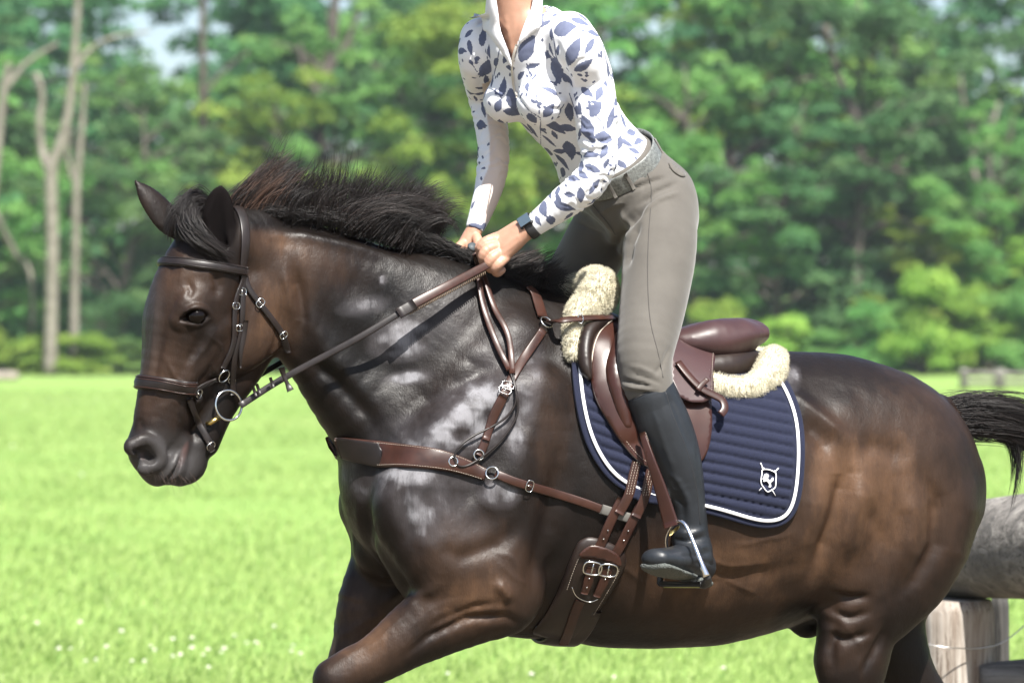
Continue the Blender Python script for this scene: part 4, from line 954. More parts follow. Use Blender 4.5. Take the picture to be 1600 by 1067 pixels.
soleN = [Chain([(HEEL+sole_n*.030, .012, .033), (HEEL*.72+BALL*.28+sole_n*.028, .012, .030)], flat_), Chain([(HEEL*.45+BALL*.55+sole_n*.024, .010, .036), (BALL+sole_n*.026, .011, .050), (BALL*.4+TOE*.6+sole_n*.022, .011, .049), (TOE+sole_n*.018+fdir*.006, .011, .037)], flat_)]

# ---- the body itself: one continuous surface
SKIN = M('skin', .5, (.55, .29, .19)); SKIN.b.inputs['Subsurface Weight'].default_value = .12; SKIN.b.inputs['Subsurface Radius'].default_value = (.012, .005, .003)
SKIN.color(SKIN.mix(SKIN.noise(55, 3), (.36, .20, .135), (.43, .24, .165))); SKIN.bump(SKIN.noise(300, 3), .12, .0006); SKIN.bump(SKIN.noise(38, 3), .3, .003)
hx = (at(702, 400, 0)[0], at(856, 400, -.1)[0]); hz = (at(0, 436, 0)[2], at(0, 338, -.1)[2])
f = Field(spaced((-.17, hx[0], .008), (hx[0], hx[1], .0024), (hx[1], .62, .0085)), spaced((-.66, -.19, .009), (-.19, .07, .0032), (.07, .50, .009)), spaced((.88, hz[0], .0088), (hz[0], hz[1], .0024), (hz[1], 2.72, .0085)))
g = -8
f.add(CH(TP, torso, g), .03); f.add(CH(HP, pelvis, -16), .03)
f.add(Chain(grow(armN, -6), TP.L), .02); f.add(Chain(grow(armF, -6), TP.L), .02)
f.add(Chain(neckc, TP.L), .03)
f.add(CH(HP, NLs, -14), .02); f.add(CH(HP, calf, g), .02)
f.add(CH(HP, FLs, -14), .02)
fcalf = [(HP(x-155, y, -lt*PX), (rp+g)*PX, (rl+g)*PX) for x, y, lt, rp, rl in calf]; f.add(Chain(fcalf, HP.L), .02)
FSH = np.array(fcalf[-1][0])
for c in foot(-.006): f.add(c, .015)
mL = lambda p: mir(p)+ (FSH-mir(HP(1084, 858, (lk+4)*PX)))
def mfoot(g):
    out = []
    for c in foot(g):
        X = c.X.copy(); X[:, :3] = mL(X[:, :3]); k = Chain([(X[0, :3], 1, 1), (X[1, :3], 1, 1)], flat_-2*(flat_@HP.L)*HP.L); k.X = X; out.append(k)
    return out
for c in mfoot(-.006): f.add(c, .015)
# head (above the picture's edge)
HDc = TP(786, -112, 0); hF_, hL_, hU = TP.F, TP.L, np.array([0, 0, 1.])
def hp(a, b, c): return HDc+hF_*a+hL_*b+hU*c
f.add(Chain([(hp(-.015, 0, .02), .095, .076), (hp(.012, 0, -.01), .085, .070)], hL_), .03)
f.add(Chain([(hp(.03, 0, -.05), .055, .055), (hp(.062, 0, -.092), .024, .028)], hL_), .03)
f.add(Chain([(hp(.088, 0, .005), .008, .009), (hp(.110, 0, -.030), .011, .012)], hL_), .012)
f.add(Chain([(hp(.088, -.018, -.060), .007, .010), (hp(.095, 0, -.061), .008, .010), (hp(.088, .018, -.060), .007, .010)], hU), .008)
for s in (1, -1):
    f.add(Chain([(hp(.083, .03*s, .004), .012, .012)], hL_), .008, 'd')
    f.add(Chain([(hp(-.005, .078*s, .01), .020, .007), (hp(-.002, .074*s, -.025), .010, .006)], hL_), .008)
f.add(Chain([(TP(797, -35, 0), 33*PX, 34*PX), (hp(-.01, 0, -.07), .052, .05)], hL_), .02)
# hands: palm, four fingers, thumb
def fin(st, k=.0018, kk=0.002): f.add(Chain([(at(x, y, Y), r*PX, r*PX) for x, y, Y, r in st], TP.L, n=3, k=kk), k)
f.add(Chain([(at(836, 351, -.125), 15*PX, 16*PX), (at(818, 362, -.122), 15*PX, 17*PX), (at(798, 378, -.115), 17*PX, 19*PX), (at(782, 388, -.110), 15*PX, 19*PX)], nrm(np.array([-.1, .5, .85]))), .012)
f.add(Chain([(at(816, 360, -.13), 13*PX, 13*PX), (at(788, 398, -.128), 11*PX, 10*PX)], TP.L), .010)
f.add(Chain([(at(808, 357, -.11), 12*PX, 12*PX), (at(772, 377, -.095), 10*PX, 10*PX)], TP.L), .010)
fin([(778, 375, -.108, 8.6), (762, 377, -.122, 8.2), (751, 388, -.122, 7.6), (753, 402, -.105, 6.6), (764, 406, -.088, 6.0)])
fin([(780, 384, -.118, 8.8), (763, 389, -.137, 8.2), (754, 401, -.137, 7.6), (758, 413, -.116, 6.6), (768, 414, -.098, 6.0)])
fin([(783, 394, -.124, 8.6), (770, 402, -.143, 8.0), (763, 414, -.140, 7.3), (768, 421, -.120, 6.5), (777, 418, -.102, 6.0)])
fin([(790, 402, -.127, 8.0), (780, 412, -.142, 7.4), (773, 421, -.138, 6.8), (777, 427, -.122, 6.0), (785, 422, -.108, 5.4)])
fin([(806, 360, -.095, 9.5), (786, 368, -.080, 8.6), (766, 374, -.082, 7.4), (752, 381, -.092, 6.6), (747, 388, -.098, 5.6)], .006)
# far hand closed round the stick
f.add(Chain([(at(741, 360, .03), 13*PX, 12*PX), (at(735, 372, .03), 14*PX, 14*PX), (at(728, 385, .03), 14*PX, 16*PX)], nrm(np.array([.3, 1., .1]))), .010)
for i, (dx, dy, dY, r) in enumerate([(0, 0, -.004, 7.4), (-1, 7, .008, 7.4), (-1, 13, .022, 7.0), (1, 18, .036, 6.2)]):
    fin([(724+dx, 380+dy*.8, .02+dY, r), (716+dx, 389+dy*.7, .0+dY, r), (722+dx, 399+dy*.5, -.022+dY*.8, r*.92), (733+dx, 404+dy*.35, -.030+dY*.8, r*.84), (742+dx, 402+dy*.3, -.018+dY, r*.76)])
fin([(745, 372, .012, 8.0), (748, 384, -.005, 7.6), (746, 394, -.020, 6.8), (742, 400, -.030, 5.8)])
bV, bF = f.mesh(); bV = smooth_mesh(bV, bF, 2); del f
# creases of the knuckles
px, py = screen(bV); bN = vnormals(bV, bF); d = np.zeros(len(bV))
for ln, w, h in [([(786, 372), (800, 362)], 3, .7), ([(786, 386), (808, 370)], 3, .9), ([(788, 394), (812, 376)], 3, .8), ([(760, 384), (764, 392)], 2, -.7), ([(770, 396), (774, 402)], 2, -.8), ([(776, 368), (782, 378)], 3, .8), ([(776, 384), (780, 392)], 3, .9)]:
    q, t = polydist(px, py, ln); d += .001*h*np.exp(-(q/w)**2)*(bN[:, 1] < 0)
for ln, w, h in [([(790, 30), (797, 60), (803, 95)], 4, 1.5), ([(812, 20), (806, 60), (803, 95)], 4, -1.2), ([(780, 32), (792, 46)], 3, 1.5)]:
    q, t = polydist(px, py, ln); d += .001*h*np.exp(-(q/w)**2)*(bN[:, 1] < 0)
bV = bV+bN*d[:, None]
person = mesh_obj('person', bV, bF, SKIN.m)
tag(person, 'person in leaf print top and taupe breeches, standing in the stirrups, both hands on reins', 'person')
BB = BVHTree.FromPolygons([tuple(v) for v in bV.tolist()], [tuple(q) for q in bF.tolist()])

# ---- top
def leafmat():
    m = M('leaf_print_jersey', .75, spec=.25); w = m.mix(m.noise(30, 2), (.74, .75, .78), (.82, .82, .84))
    lf = m.mix(m.noise(60, 3, .6), (.080, .092, .155), (.150, .170, .250))
    t = m.mix(m.attr('tan'), w, (.60, .51, .46)); e = m.ramp(m.attr('leaf'), [(.35, 0.), (.6, 1.)])
    m.color(m.mix(e, t, lf)); m.bump(m.noise(700, 2), .1, .0004); return m.m
JERSEY = leafmat()
f = Field(np.arange(-.19, .40, .0036), np.arange(-.30, .32, .0040), np.arange(1.80, 2.49, .0036))
f.add(CH(TP, torso, 0), .03); f.add(CH(HP, pelvis[:2], -1), .03)
for b in busts: f.add(Chain(b, TP.L), .035)
f.add(Chain(armN, TP.L), .016); f.add(Chain(armF, TP.L), .016)
f.add(Chain([(neckc[0][0], 52*PX, 50*PX), (neckc[1][0]*.5+neckc[0][0]*.5, 42*PX, 42*PX)], TP.L), .03)
ax = nrm(TP(912, 205, 0)-TP(945, 262, 0))
f.cut(TP(955, 262, 0), -ax, .0)
wn = nrm(at(836, 351, -.125)-at(858, 335, -.135)); wf = nrm(at(741, 360, .03)-at(752, 330, .04)); 
x, y, z = f.grid((slice(None),)*3)
def local_cut(p, n, r):
    d = ((x-p[0])*n[0]+(y-p[1])*n[1]+(z-p[2])*n[2]); q = (x-p[0])**2+(y-p[1])**2+(z-p[2])**2
    f.V = np.where(q < r*r, np.maximum(f.V, d), f.V).astype(np.float32)
local_cut(at(833, 353, -.125), wn, .07); local_cut(at(741, 359, .03), wf, .06)
nk = nrm(TP(805, 15, 0)-TP(822, 62, 0)); local_cut(TP(809, 28, 0), nk, .12)
jV, jF = f.mesh(); jV = smooth_mesh(jV, jF, 2); jN = vnormals(jV, jF); del f
px, py = screen(jV); d = .0012*fbm(jV, 16, 8, 2)
def along(P, st):
    best = np.full(len(P), 1e9); tt = np.zeros(len(P)); cum = 0.
    for a, b in zip(st[:-1], st[1:]):
        A, B_ = np.array(a[0]), np.array(b[0]); e = B_-A; L_ = np.linalg.norm(e); t = np.clip(((P-A)@e)/L_**2, 0, 1); q = np.linalg.norm(P-A-t[:, None]*e, axis=1); m = q < best
        best[m] = q[m]; tt[m] = cum+t[m]*L_; cum += L_
    return best, tt
for st, s0, s1, amp in ((armN, .22, .45, .0036), (armF, .12, .42, .0030)):
    q, t = along(jV, st); m = q < .062; nz = vnoise(jV, 26, 4)+.5*vnoise(jV, 55, 6)
    sel = m*np.clip((t-s0)/.05, 0, 1)*np.clip((s1+.02-t)/.03, 0, 1)
    d += sel*amp*(np.abs(np.sin(t*120+nz*3.6))-.5)
FOLDS = [([(877, 95), (885, 118), (893, 140)], 5, -5), ([(868, 60), (878, 90), (884, 110)], 5, -2.5), ([(890, 112), (905, 96), (918, 90)], 4, -2.5), ([(862, 150), (885, 150)], 3, -2), ([(858, 170), (888, 172)], 3, -2.2), ([(865, 190), (895, 196)], 3, -2), ([(868, 158), (888, 160)], 3, 1.8),
 ([(905, 215), (925, 222), (950, 220)], 3.5, -3.5), ([(903, 228), (925, 238), (955, 232)], 3.5, -3), ([(905, 205), (928, 208)], 3, 2), ([(800, 115), (808, 150), (826, 175)], 3, -1.5), ([(790, 130), (800, 160)], 4, 1.5), ([(925, 60), (940, 95), (945, 130)], 6, -1.6), ([(960, 200), (975, 215), (990, 222)], 3, -2.4), ([(955, 190), (975, 202), (992, 210)], 3, -2), ([(965, 150), (962, 185), (975, 220)], 4, 1.5),
 ([(748, 118), (752, 135)], 4, -2), ([(740, 75), (752, 100), (760, 130)], 5, -2), ([(770, 60), (790, 90), (800, 110)], 4, -1.2)]
for ln, w, h in FOLDS:
    q, t = polydist(px, py, ln); d += .0015*h*np.exp(-(q/w)**2)*np.clip(np.minimum(t, 1-t)*4+.1, 0, 1)*(jN[:, 1] < 0)
jV = jV+jN*d[:, None]; jN = vnormals(jV, jF)
BJ = BVHTree.FromPolygons([tuple(v) for v in jV.tolist()], [tuple(q) for q in jF.tolist()])
LV = [(770, 170, -5, 125, 84), (870, 130, 5, 112, 46), (820, 310, -65, 165, 62), (545, 290, -60, 160, 76), (740, 50, -60, 90, 52), (285, 220, -80, 110, 38), (300, 410, -70, 120, 60), (320, 310, 80, 80, 32), (362, 370, -60, 90, 32), (475, 670, 12, 125, 48), (575, 710, 60, 78, 54), (680, 660, -50, 90, 52),
 (695, 745, 32, 180, 58), (790, 765, 5, 105, 42), (580, 780, 52, 120, 36), (590, 835, 42, 120, 46), (680, 840, 35, 105, 24), (675, 905, 70, 76, 58), (800, 895, 78, 140, 68), (758, 962, 32, 115, 46), (460, 600, 80, 125, 58), (582, 393, -20, 80, 26), (240, 590, 80, 55, 20), (290, 650, 85, 100, 26), (272, 745, 25, 74, 48),
 (850, 660, 30, 70, 34), (955, 650, -55, 95, 52), (905, 790, 38, 150, 60), (1010, 822, 15, 98, 58), (885, 395, -35, 120, 42), (1048, 700, -75, 130, 36), (1030, 420, 80, 90, 24), (800, 670, 82, 120, 46), (728, 415, 80, 150, 58), (1095, 850, -70, 90, 40), (930, 920, 15, 100, 30), (395, 230, 70, 130, 44), (405, 520, -75, 110, 40), (375, 630, -70, 80, 40), (340, 480, -75, 100, 22),
 (510, 450, -50, 70, 26), (200, 200, -30, 60, 30), (690, 210, 80, 70, 26), (655, 140, -15, 80, 26), (1120, 720, 50, 90, 34), (1170, 790, -40, 90, 40), (1080, 560, -70, 70, 26), (1140, 850, 20, 80, 30), (960, 190, 70, 70, 22), (500, 780, 60, 100, 30), (540, 870, 50, 90, 26), (860, 640, 70, 60, 22), (690, 300, 60, 80, 22), (730, 300, -80, 60, 22)]
LV2 = [(728, 218, -80, 70, 34), (640, 325, 80, 100, 52), (770, 320, 15, 120, 42), (735, 280, 60, 90, 30), (690, 400, 80, 60, 44), (800, 245, 10, 60, 26), (935, 90, 20, 95, 34), (232, 215, -55, 74, 24), (226, 305, -40, 50, 26), (610, 400, 60, 60, 26), (880, 130, 40, 70, 30), (1020, 60, -60, 60, 26), (480, 345, 0, 40, 20), (680, 15, 30, 80, 36), (700, 90, 60, 60, 24)]
BUD = [(870, 450), (905, 440), (670, 350), (660, 320), (580, 460), (560, 440), (360, 550), (372, 455), (520, 560), (505, 540), (990, 330), (975, 320), (840, 580), (825, 570), (700, 500), (715, 490), (620, 640), (600, 630), (920, 630), (935, 620), (240, 380), (215, 370), (255, 360), (640, 780), (650, 775), (1080, 700), (1015, 490), (1040, 1010), (700, 60), (710, 90), (630, 625), (885, 470), (690, 340)]
STEM = [[(600, 560), (625, 700), (630, 900)], [(280, 120), (300, 300), (330, 420)], [(540, 370), (560, 430), (600, 470)], [(500, 600), (560, 660), (620, 700)], [(700, 220), (715, 330), (740, 400)], [(800, 560), (850, 700), (900, 720)], [(380, 300), (370, 370), (350, 450)], [(410, 480), (400, 560)], [(1000, 270), (1030, 400), (1060, 500)], [(950, 680), (1000, 740), (1010, 790)], [(700, 100), (712, 60)], [(440, 540), (420, 600)], [(210, 370), (250, 430), (270, 470)]]
leaf = np.zeros(len(jV)); cv = lambda x, y, o=(680, 0): (o[0]+x/3.81, o[1]+y/3.81)
def paint(P0, N0, u, v, ang, ln, w):
    rel = jV-P0; q = (rel**2).sum(1) < (ln*.75)**2; q &= (jN@N0 > .2); r = rel[q]; a = r@u; b = r@v; c, s = math.cos(R(ang)), math.sin(R(ang)); X = (a*c+b*s)/(ln/2); Yy = (-a*s+b*c)/(w/2)
    sh = (1-np.clip(np.abs(X), 0, 1)**1.7)**.85*(1-.28*X); m = (sh-np.abs(Yy))*w/2/.0016+.5; m[np.abs(X) >= 1] = 0
    leaf[q] = np.maximum(leaf[q], np.clip(m, 0, 1))
def anchor(x, y):
    p, n = hit(x, y, 0, BJ); u = np.array([1, 0, 0.]); u = nrm(u-n*(u@n)); dn = np.array([0, 0, -1.]); v = nrm(dn-n*(dn@n)-u*(dn@u)); return p, n, u, v
for L_, o in ((LV, (680, 0)), (LV2, (680, 240))):
    for x_, y_, a_, l_, w_ in L_:
        p, n, u, v = anchor(*cv(x_, y_, o)); paint(p, n, u, v, a_, l_/3.81*PX*1.16, w_/3.81*PX*1.22)
for x_, y_ in BUD:
    p, n, u, v = anchor(*cv(x_, y_)); rs = np.random.RandomState(int(x_*7+y_)); 
    for k in range(3): paint(p+u*rs.normal(0, .005)+v*rs.normal(0, .005), n, u, v, rs.uniform(0, 180), .011, .0065)
for ln in STEM:
    q_, t_ = polydist(px, py, [cv(*p) for p in ln]); leaf = np.maximum(leaf, np.clip(1.15-q_/1.1, 0, 1)*(jN[:, 1] < 0))
rs = np.random.RandomState(11); back = np.where(jN[:, 1] > .1)[0]
for i in rs.choice(back, 130):
    n = jN[i]; u = nrm(np.cross(n, rs.normal(0, 1, 3))); paint(jV[i], n, u, np.cross(n, u), 0, rs.uniform(.02, .045), rs.uniform(.008, .018))
q, t = along(jV, armF); bx = np.interp(py, [0, 123, 210, 257, 303, 345, 365], [800, 751, 764, 764, 746, 732, 726]); tan_ = np.clip((px-bx)/2, 0, 1)*(q < .055)*(t > .08)*(py > 110)*(jV[:, 1] > -.0)*np.clip((352-.0*px-py)/12+.2, .0, 1)
tan_ *= (q < along(jV, [(TP(*a[:3]), 0, 0) for a in torso])[0]-.0)
leaf *= (1-np.clip(tan_, 0, 1))
front_ = np.where(jN[:, 1] < .1)[0]
for i in rs.choice(front_, 900):
    q_ = ((jV-jV[i])**2).sum(1) < .013**2
    if leaf[q_].max() > .3 or tan_[i] > .2: continue
    n = jN[i]; u = nrm(np.cross(n, np.array([rs.normal(0, .4), 0, 1.]))); k = rs.rand()
    paint(jV[i], n, u, np.cross(n, u), rs.uniform(0, 180), *( (rs.uniform(.030, .052), rs.uniform(.012, .020)) if k < .5 else (rs.uniform(.010, .016), .006)))
leaf *= (1-np.clip(tan_, 0, 1))
# neck opening
VP = np.array([(772, -40), (774, 8), (781, 29), (782, 47), (793, 76), (802, 101), (809, 68), (817, 47), (827, 16), (834, -40)], float)
cx, cy = px[jF].mean(1), py[jF].mean(1); kill = inpoly(cx, cy, VP) & (jN[jF[:, 0], 1] < 0); keepF = jF[~kill]
topo = mesh_obj('riding_top', jV, keepF, JERSEY, person, attrs=dict(leaf=leaf, tan=tan_))
COLL = M('white_collar_jersey', .75, (.80, .80, .82), spec=.2).m
bvs = BVHTree.FromPolygons([tuple(v) for v in jV.tolist()]+[tuple(v) for v in bV.tolist()], [tuple(q) for q in jF.tolist()]+[tuple(q+len(jV)) for q in bF])
colV, colF = field_mesh([Chain([(TP(826, 60, 0), 62*PX, 66*PX), (TP(812, 30, 0), 47*PX, 48*PX), (TP(804, 5, 0), 44*PX, 45*PX), (TP(797, -40, 0), 42*PX, 44*PX)], TP.L)], .007)
bvs2 = BVHTree.FromPolygons([tuple(v) for v in jV.tolist()]+[tuple(v) for v in colV.tolist()], [tuple(q) for q in jF.tolist()]+[tuple(q+len(jV)) for q in colF])
for poly in ([(834, -22), (842, -22), (845, 15), (847, 40), (832, 53), (811, 68), (817, 46), (828, 18)], [(773, -22), (765, -14), (762, 20), (759, 43), (768, 55), (786, 80), (802, 104), (795, 78), (784, 48), (781, 26)]):
    V, F, Q = patch(poly, None, lambda x, y, e: .004+.004*np.clip(e/5, 0, 1), .003, 2.5, bv=bvs2, smooth_out=8, catn=3); mesh_obj('collar', V, F, COLL, topo)
zp = M('zip_tape', .4, (.62, .58, .52), .3).m
P, N = surf_path([(808, 70), (803, 88), (801, 104), (802, 120), (804, 138), (809, 152)], 6, .0022, BJ, 2); V, F = ribbon(P, N, .006, .0016, pad=.5); mesh_obj('zip', V, F, zp, topo)
P, N = surf_path([(786, 62), (793, 80), (801, 102)], 6, .004, bvs, 2); V, F = tube(P, .0012, 6); mesh_obj('zip', V, F, zp, topo)

# ---- breeches
def cloth(name, c1, c2, rough=.8, sc=300, sheen=.2, fold=None):
    m = M(name, rough, spec=.25); m.color(m.ramp(m.noise(14, 3), [(.3, c1), (.7, c2)])); m.b.inputs['Sheen Weight'].default_value = sheen; m.bump(m.noise(sc*2, 2), .15, .0004)
    m.bump(m.noise(9, 4, .6), .35, .006); return m.m
TAUPE = cloth('taupe_breeches', (.080, .073, .064), (.098, .090, .079))
lo = [-.06, -.55, 1.35]; f = Field(np.arange(.0, .52, .0052), np.arange(-.50, .48, .0058), np.arange(1.40, 2.13, .0052))
f.add(CH(HP, pelvis, 2), .02); f.add(CH(HP, NLs, 1), .022); f.add(CH(HP, FLs, 1), .022)
f.add(CH(HP, [(1009, 595, NLs[-1][2], 39, 41), (1017, 622, lk+3, 36, 41), (1026, 640, lk+4, 34, 38)], 0), .01)
f.add(CH(HP, [(850, 600, -208, 39, 41), (862, 640, -212, 34, 35)], 0), .01)
f.add(CH(HP, [(1040, 300, 42, 42, 44), (1048, 340, 52, 40, 44)], 0), .03)
f.add(CH(HP, [(1010, 300, -42, 42, 44), (1012, 340, -52, 36, 44)], 0), .03)
f.cut(TP(938, 246, 0), ax, .0)
kV, kF = f.mesh(); kV = smooth_mesh(kV, kF, 2); kN = vnormals(kV, kF); px, py = screen(kV); d = .001*fbm(kV, 9, 8, 2); del f
BFOLD = [([(1010, 318), (985, 345), (965, 375), (955, 400)], 7, -7), ([(1000, 345), (985, 380), (978, 420)], 7, -5), ([(1060, 285), (1025, 300), (995, 322)], 4, -3), ([(1062, 300), (1030, 312), (1000, 335)], 4, 2.5), ([(1045, 275), (1015, 285), (980, 300)], 4, -3), ([(1010, 270), (985, 278), (965, 282)], 4, -3), ([(1015, 262), (990, 268), (970, 272)], 3.5, 2),
 ([(905, 330), (930, 350), (952, 372)], 5, -3), ([(920, 320), (945, 345), (960, 365)], 5, 3), ([(895, 345), (920, 358), (950, 372)], 4, -2), ([(970, 330), (980, 352), (975, 375)], 5, 3),
 ([(968, 592), (990, 598), (1018, 604)], 3, -2.6), ([(972, 602), (995, 607), (1025, 610)], 3, 2.2), ([(970, 611), (998, 612), (1030, 614)], 3, -2.2), ([(985, 582), (1010, 590), (1035, 600)], 3, -1.8), ([(980, 572), (1000, 574), (1030, 588)], 3, 1.6), ([(1048, 540), (1035, 570), (1020, 590)], 4, -2), ([(960, 440), (930, 445), (900, 440)], 5, -1.6), ([(955, 410), (930, 412), (905, 405)], 5, 1.4), ([(1005, 300), (1010, 280), (1006, 262)], 3, -1.5), ([(985, 300), (960, 305), (935, 320)], 4, -2.6), ([(978, 315), (955, 322), (935, 335)], 4, 2)]
for ln, w, h in BFOLD:
    q, t = polydist(px, py, ln); d += .0024*h*np.exp(-(q/(w*.8))**2)*np.clip(np.minimum(t, 1-t)*4+.1, 0, 1)*(kN[:, 1] < .3)
kV = kV+kN*d[:, None]; brc = mesh_obj('breeches', kV, kF, TAUPE, person)
BK = BVHTree.FromPolygons([tuple(v) for v in kV.tolist()], [tuple(q) for q in kF.tolist()])
TD = cloth('taupe_seam', (.05, .045, .04), (.06, .055, .05))
for pts, r_ in (([(1008, 262), (1016, 285), (1018, 310), (1014, 360), (1012, 430), (1016, 500), (1028, 550), (1036, 590)], .0011), ([(1045, 262), (1054, 268), (1064, 276)], .0016), ([(925, 318), (938, 335), (952, 352), (962, 368)], .0016)):
    P, N = surf_path(pts, 8, .0004, BK, 2); V, F = tube(P, r_, 5); mesh_obj('seam', V, F, TD, brc)
V, F, _ = patch([(1044, 256), (1050, 256), (1068, 270), (1070, 276), (1063, 277), (1050, 268)], None, lambda x, y, e: .002+0*x, .002, 3, bv=BK, smooth_out=4, catn=2); mesh_obj('pocket_flap', V, F, TAUPE, brc)
# ---- belt
def ringcast(c, axis, bv, n=70, off=.002, a0=0, a1=2*math.pi, ref=None, far=.4):
    axis = nrm(axis); u = np.array([0, -1., 0]) if ref is None else ref; u = nrm(u-axis*(u@axis)); v = np.cross(axis, u); P = []; N = []
    for a in np.linspace(a0, a1, n, endpoint=abs(a1-a0) < 6.2):
        dd = u*math.cos(a)+v*math.sin(a); p, nn, _, _ = bv.ray_cast(Vector(c+dd*far), Vector(-dd))
        if p is None: continue
        P.append(np.array(p)); N.append(dd)
    P = np.array(P); N = np.array(N)
    for _ in range(3): P = (np.roll(P, 1, 0)+2*P+np.roll(P, -1, 0))/4 if abs(a1-a0) > 6.2 else sm(P, 1)
    return P+N*off, N
bm = M('silver_grey_belt', .45, (.34, .36, .34), .15); bm.color(bm.ramp(bm.noise(160, 3, .7), [(.35, (.085, .09, .085)), (.7, (.24, .25, .24))])); bm.bump(bm.noise(200, 3), .4, .001)
P, N = ringcast(TP(946, 262, 0), ax, BK, 80, .002)
P = P+ax*.004
V, F = ribbon(P, N, 31*PX, .004, closed=True, pad=.1); belt = mesh_obj('belt', V, F, bm.m, person)
for i in np.linspace(2, 78, 7):
    i = int(i) % 80; c = P[i]+N[i]*.0045; V, F = ribbon(np.array([c-ax*.024, c-ax*.008, c+ax*.008, c+ax*.024]), np.tile(N[i], (4, 1)), .009, .0025); mesh_obj('belt_loop', V, F, TAUPE, belt)
# ---- boots
bt = M('dark_grey_boot_leather', .42, spec=.36); bt.color(bt.ramp(bt.noise(8, 4, .6), [(.3, (.008, .0095, .012)), (.75, (.018, .021, .026))])); bt.rough(bt.math('ADD', .34, bt.math('MULTIPLY', bt.noise(20, 4), .25))); bt.bump(bt.noise(260, 2), .1, .0005); bt.bump(bt.noise(16, 4, .6), .4, .004)
SOLE = M('grey_rubber_sole', .75, (.15, .165, .15)); SOLE.color(SOLE.mix(SOLE.noise(20, 3), (.045, .055, .048), (.10, .105, .10)))
tread = SOLE.n('TexVoronoi', feature='DISTANCE_TO_EDGE'); tread.inputs['Scale'].default_value = 110; SOLE.l(SOLE.obj(), tread.inputs[0]); SOLE.bump(SOLE.ramp(tread.outputs['Distance'], [(0, 0.), (.12, 1.)]), .8, .002)
def boot(s):
    lo = (1.0, 0) 
    if s > 0: shaft = CH(HP, calf, 2); shaft0 = CH(HP, [(1006, 585, lk, 34, 36), (1016, 618, lk+2, 38, 39)], 2); ft = foot(.002); sl2 = soleN
    else:
        shaft = Chain([(HP(x-155, y, -lt*PX), (rp+2)*PX, (rl+2)*PX) for x, y, lt, rp, rl in calf], HP.L); shaft0 = Chain([(HP(x-155, y, -lt*PX), (rp+2)*PX, (rl+2)*PX) for x, y, lt, rp, rl in [(1006, 590, lk, 34, 36), (1016, 618, lk+2, 38, 39)]], HP.L)
        ft = mfoot(.002); sl2 = []
        for c in soleN:
            X = c.X.copy(); X[:, :3] = mL(X[:, :3]); k = Chain([(X[0, :3], 1, 1), (X[1, :3], 1, 1)], flat_-2*(flat_@HP.L)*HP.L); k.X = X; sl2.append(k)
    cs = [shaft0, shaft]+ft
    a = np.min([c.bbox(.02)[0] for c in cs], 0); b = np.max([c.bbox(.02)[1] for c in cs], 0); f = Field(*[np.arange(a[i], b[i], .0048) for i in range(3)])
    for c in cs: f.add(c, .014)
    dx = 0 if s > 0 else -155
    p = HP(1020+dx, 603, lk*PX*s); f.cut(p, np.array([-.58, 0, 1.]), .002)
    V, F = f.mesh(); V = smooth_mesh(V, F, 2); N = vnormals(V, F)
    if s > 0:
        px, py = screen(V); d = np.zeros(len(V))
        for ln, w, h in [([(1052, 842), (1075, 846), (1104, 838)], 4, -3.4), ([(1055, 852), (1080, 858), (1108, 852)], 4, 2.4), ([(1060, 866), (1085, 868), (1112, 862)], 3.5, -2.4), ([(1056, 830), (1080, 834), (1103, 826)], 4, 1.8), ([(1050, 770), (1068, 790), (1066, 815)], 5, -2.2), ([(1048, 740), (1060, 752), (1075, 780), (1078, 810)], 5, 1.8), ([(1088, 690), (1092, 740), (1098, 800)], 4, -1.2), ([(1020, 640), (1040, 700), (1055, 740)], 5, 1.2), ([(1040, 610), (1060, 650), (1080, 700)], 4, -1.2), ([(1085, 880), (1105, 878), (1118, 884)], 3, -1.6)]:
            q, t = polydist(px, py, ln); d += .0019*h*np.exp(-(q/(w*.85))**2)*np.clip(np.minimum(t, 1-t)*4+.2, 0, 1)
        V = V+N*d[:, None]
    o = mesh_obj('boot', V, F, bt.m, person)
    for c in sl2:
        V2, F2 = field_mesh([c], .0042, 0, it=1); mesh_obj('sole', V2, F2, SOLE.m, o)
    return o, V, F
bo, BV_, BF_ = boot(1); boot(-1)
BO = BVHTree.FromPolygons([tuple(v) for v in BV_.tolist()], [tuple(q) for q in BF_.tolist()])
P, N = surf_path([(988, 624), (1002, 618), (1020, 607), (1036, 594), (1046, 584)], 8, -.001, BO, 2); V, F = tube(P, .0022, 7); mesh_obj('boot_piping', V, F, BLACK, bo)
P, N = surf_path([(1040, 612), (1052, 650), (1072, 700), (1088, 760), (1094, 820)], 8, -.0002, BO, 3); V, F = tube(P, .0011, 6); mesh_obj('zip', V, F, BLACK, bo)

# ---- stirrup tread under the ball of the foot
cT = BALL*.62+HEEL*.38+sole_n*.044; w_ = nrm(flat_)
treads = [box(cT, .034, .112, .012, X=fdir, Y=w_, Z=sole_n, bev=.003)]
V, F = join(*treads); tr = mesh_obj('tread', V, F, BLACK, ir); 
YEL = M('yellow_grip_cleat', .6, (.30, .32, .12)).m; ms = []
V, F = box(cT+sole_n*.006, .004, .09, .004, X=fdir, Y=w_, Z=sole_n); mesh_obj('cleat', V, F, YEL, ir)
end_a = cT+w_*.056; end_b = cT-w_*.056
if end_a[0] < end_b[0]: end_a, end_b = end_b, end_a
for P_, r0, r1 in ((cat(np.array([arch[-1], arch[-1]*.4+end_a*.6+np.array([.006, -.004, 0]), end_a]), 5), .009, .011), (cat(np.array([arch[0], arch[0]*.5+end_b*.5+np.array([-.006, 0, 0]), end_b]), 5), .0045, .008)):
    V, F = tube(P_, np.linspace(r0, r1, len(P_)), 10); mesh_obj('arm', V, F, BLACK, ir)
for o in ir.children:
    pass

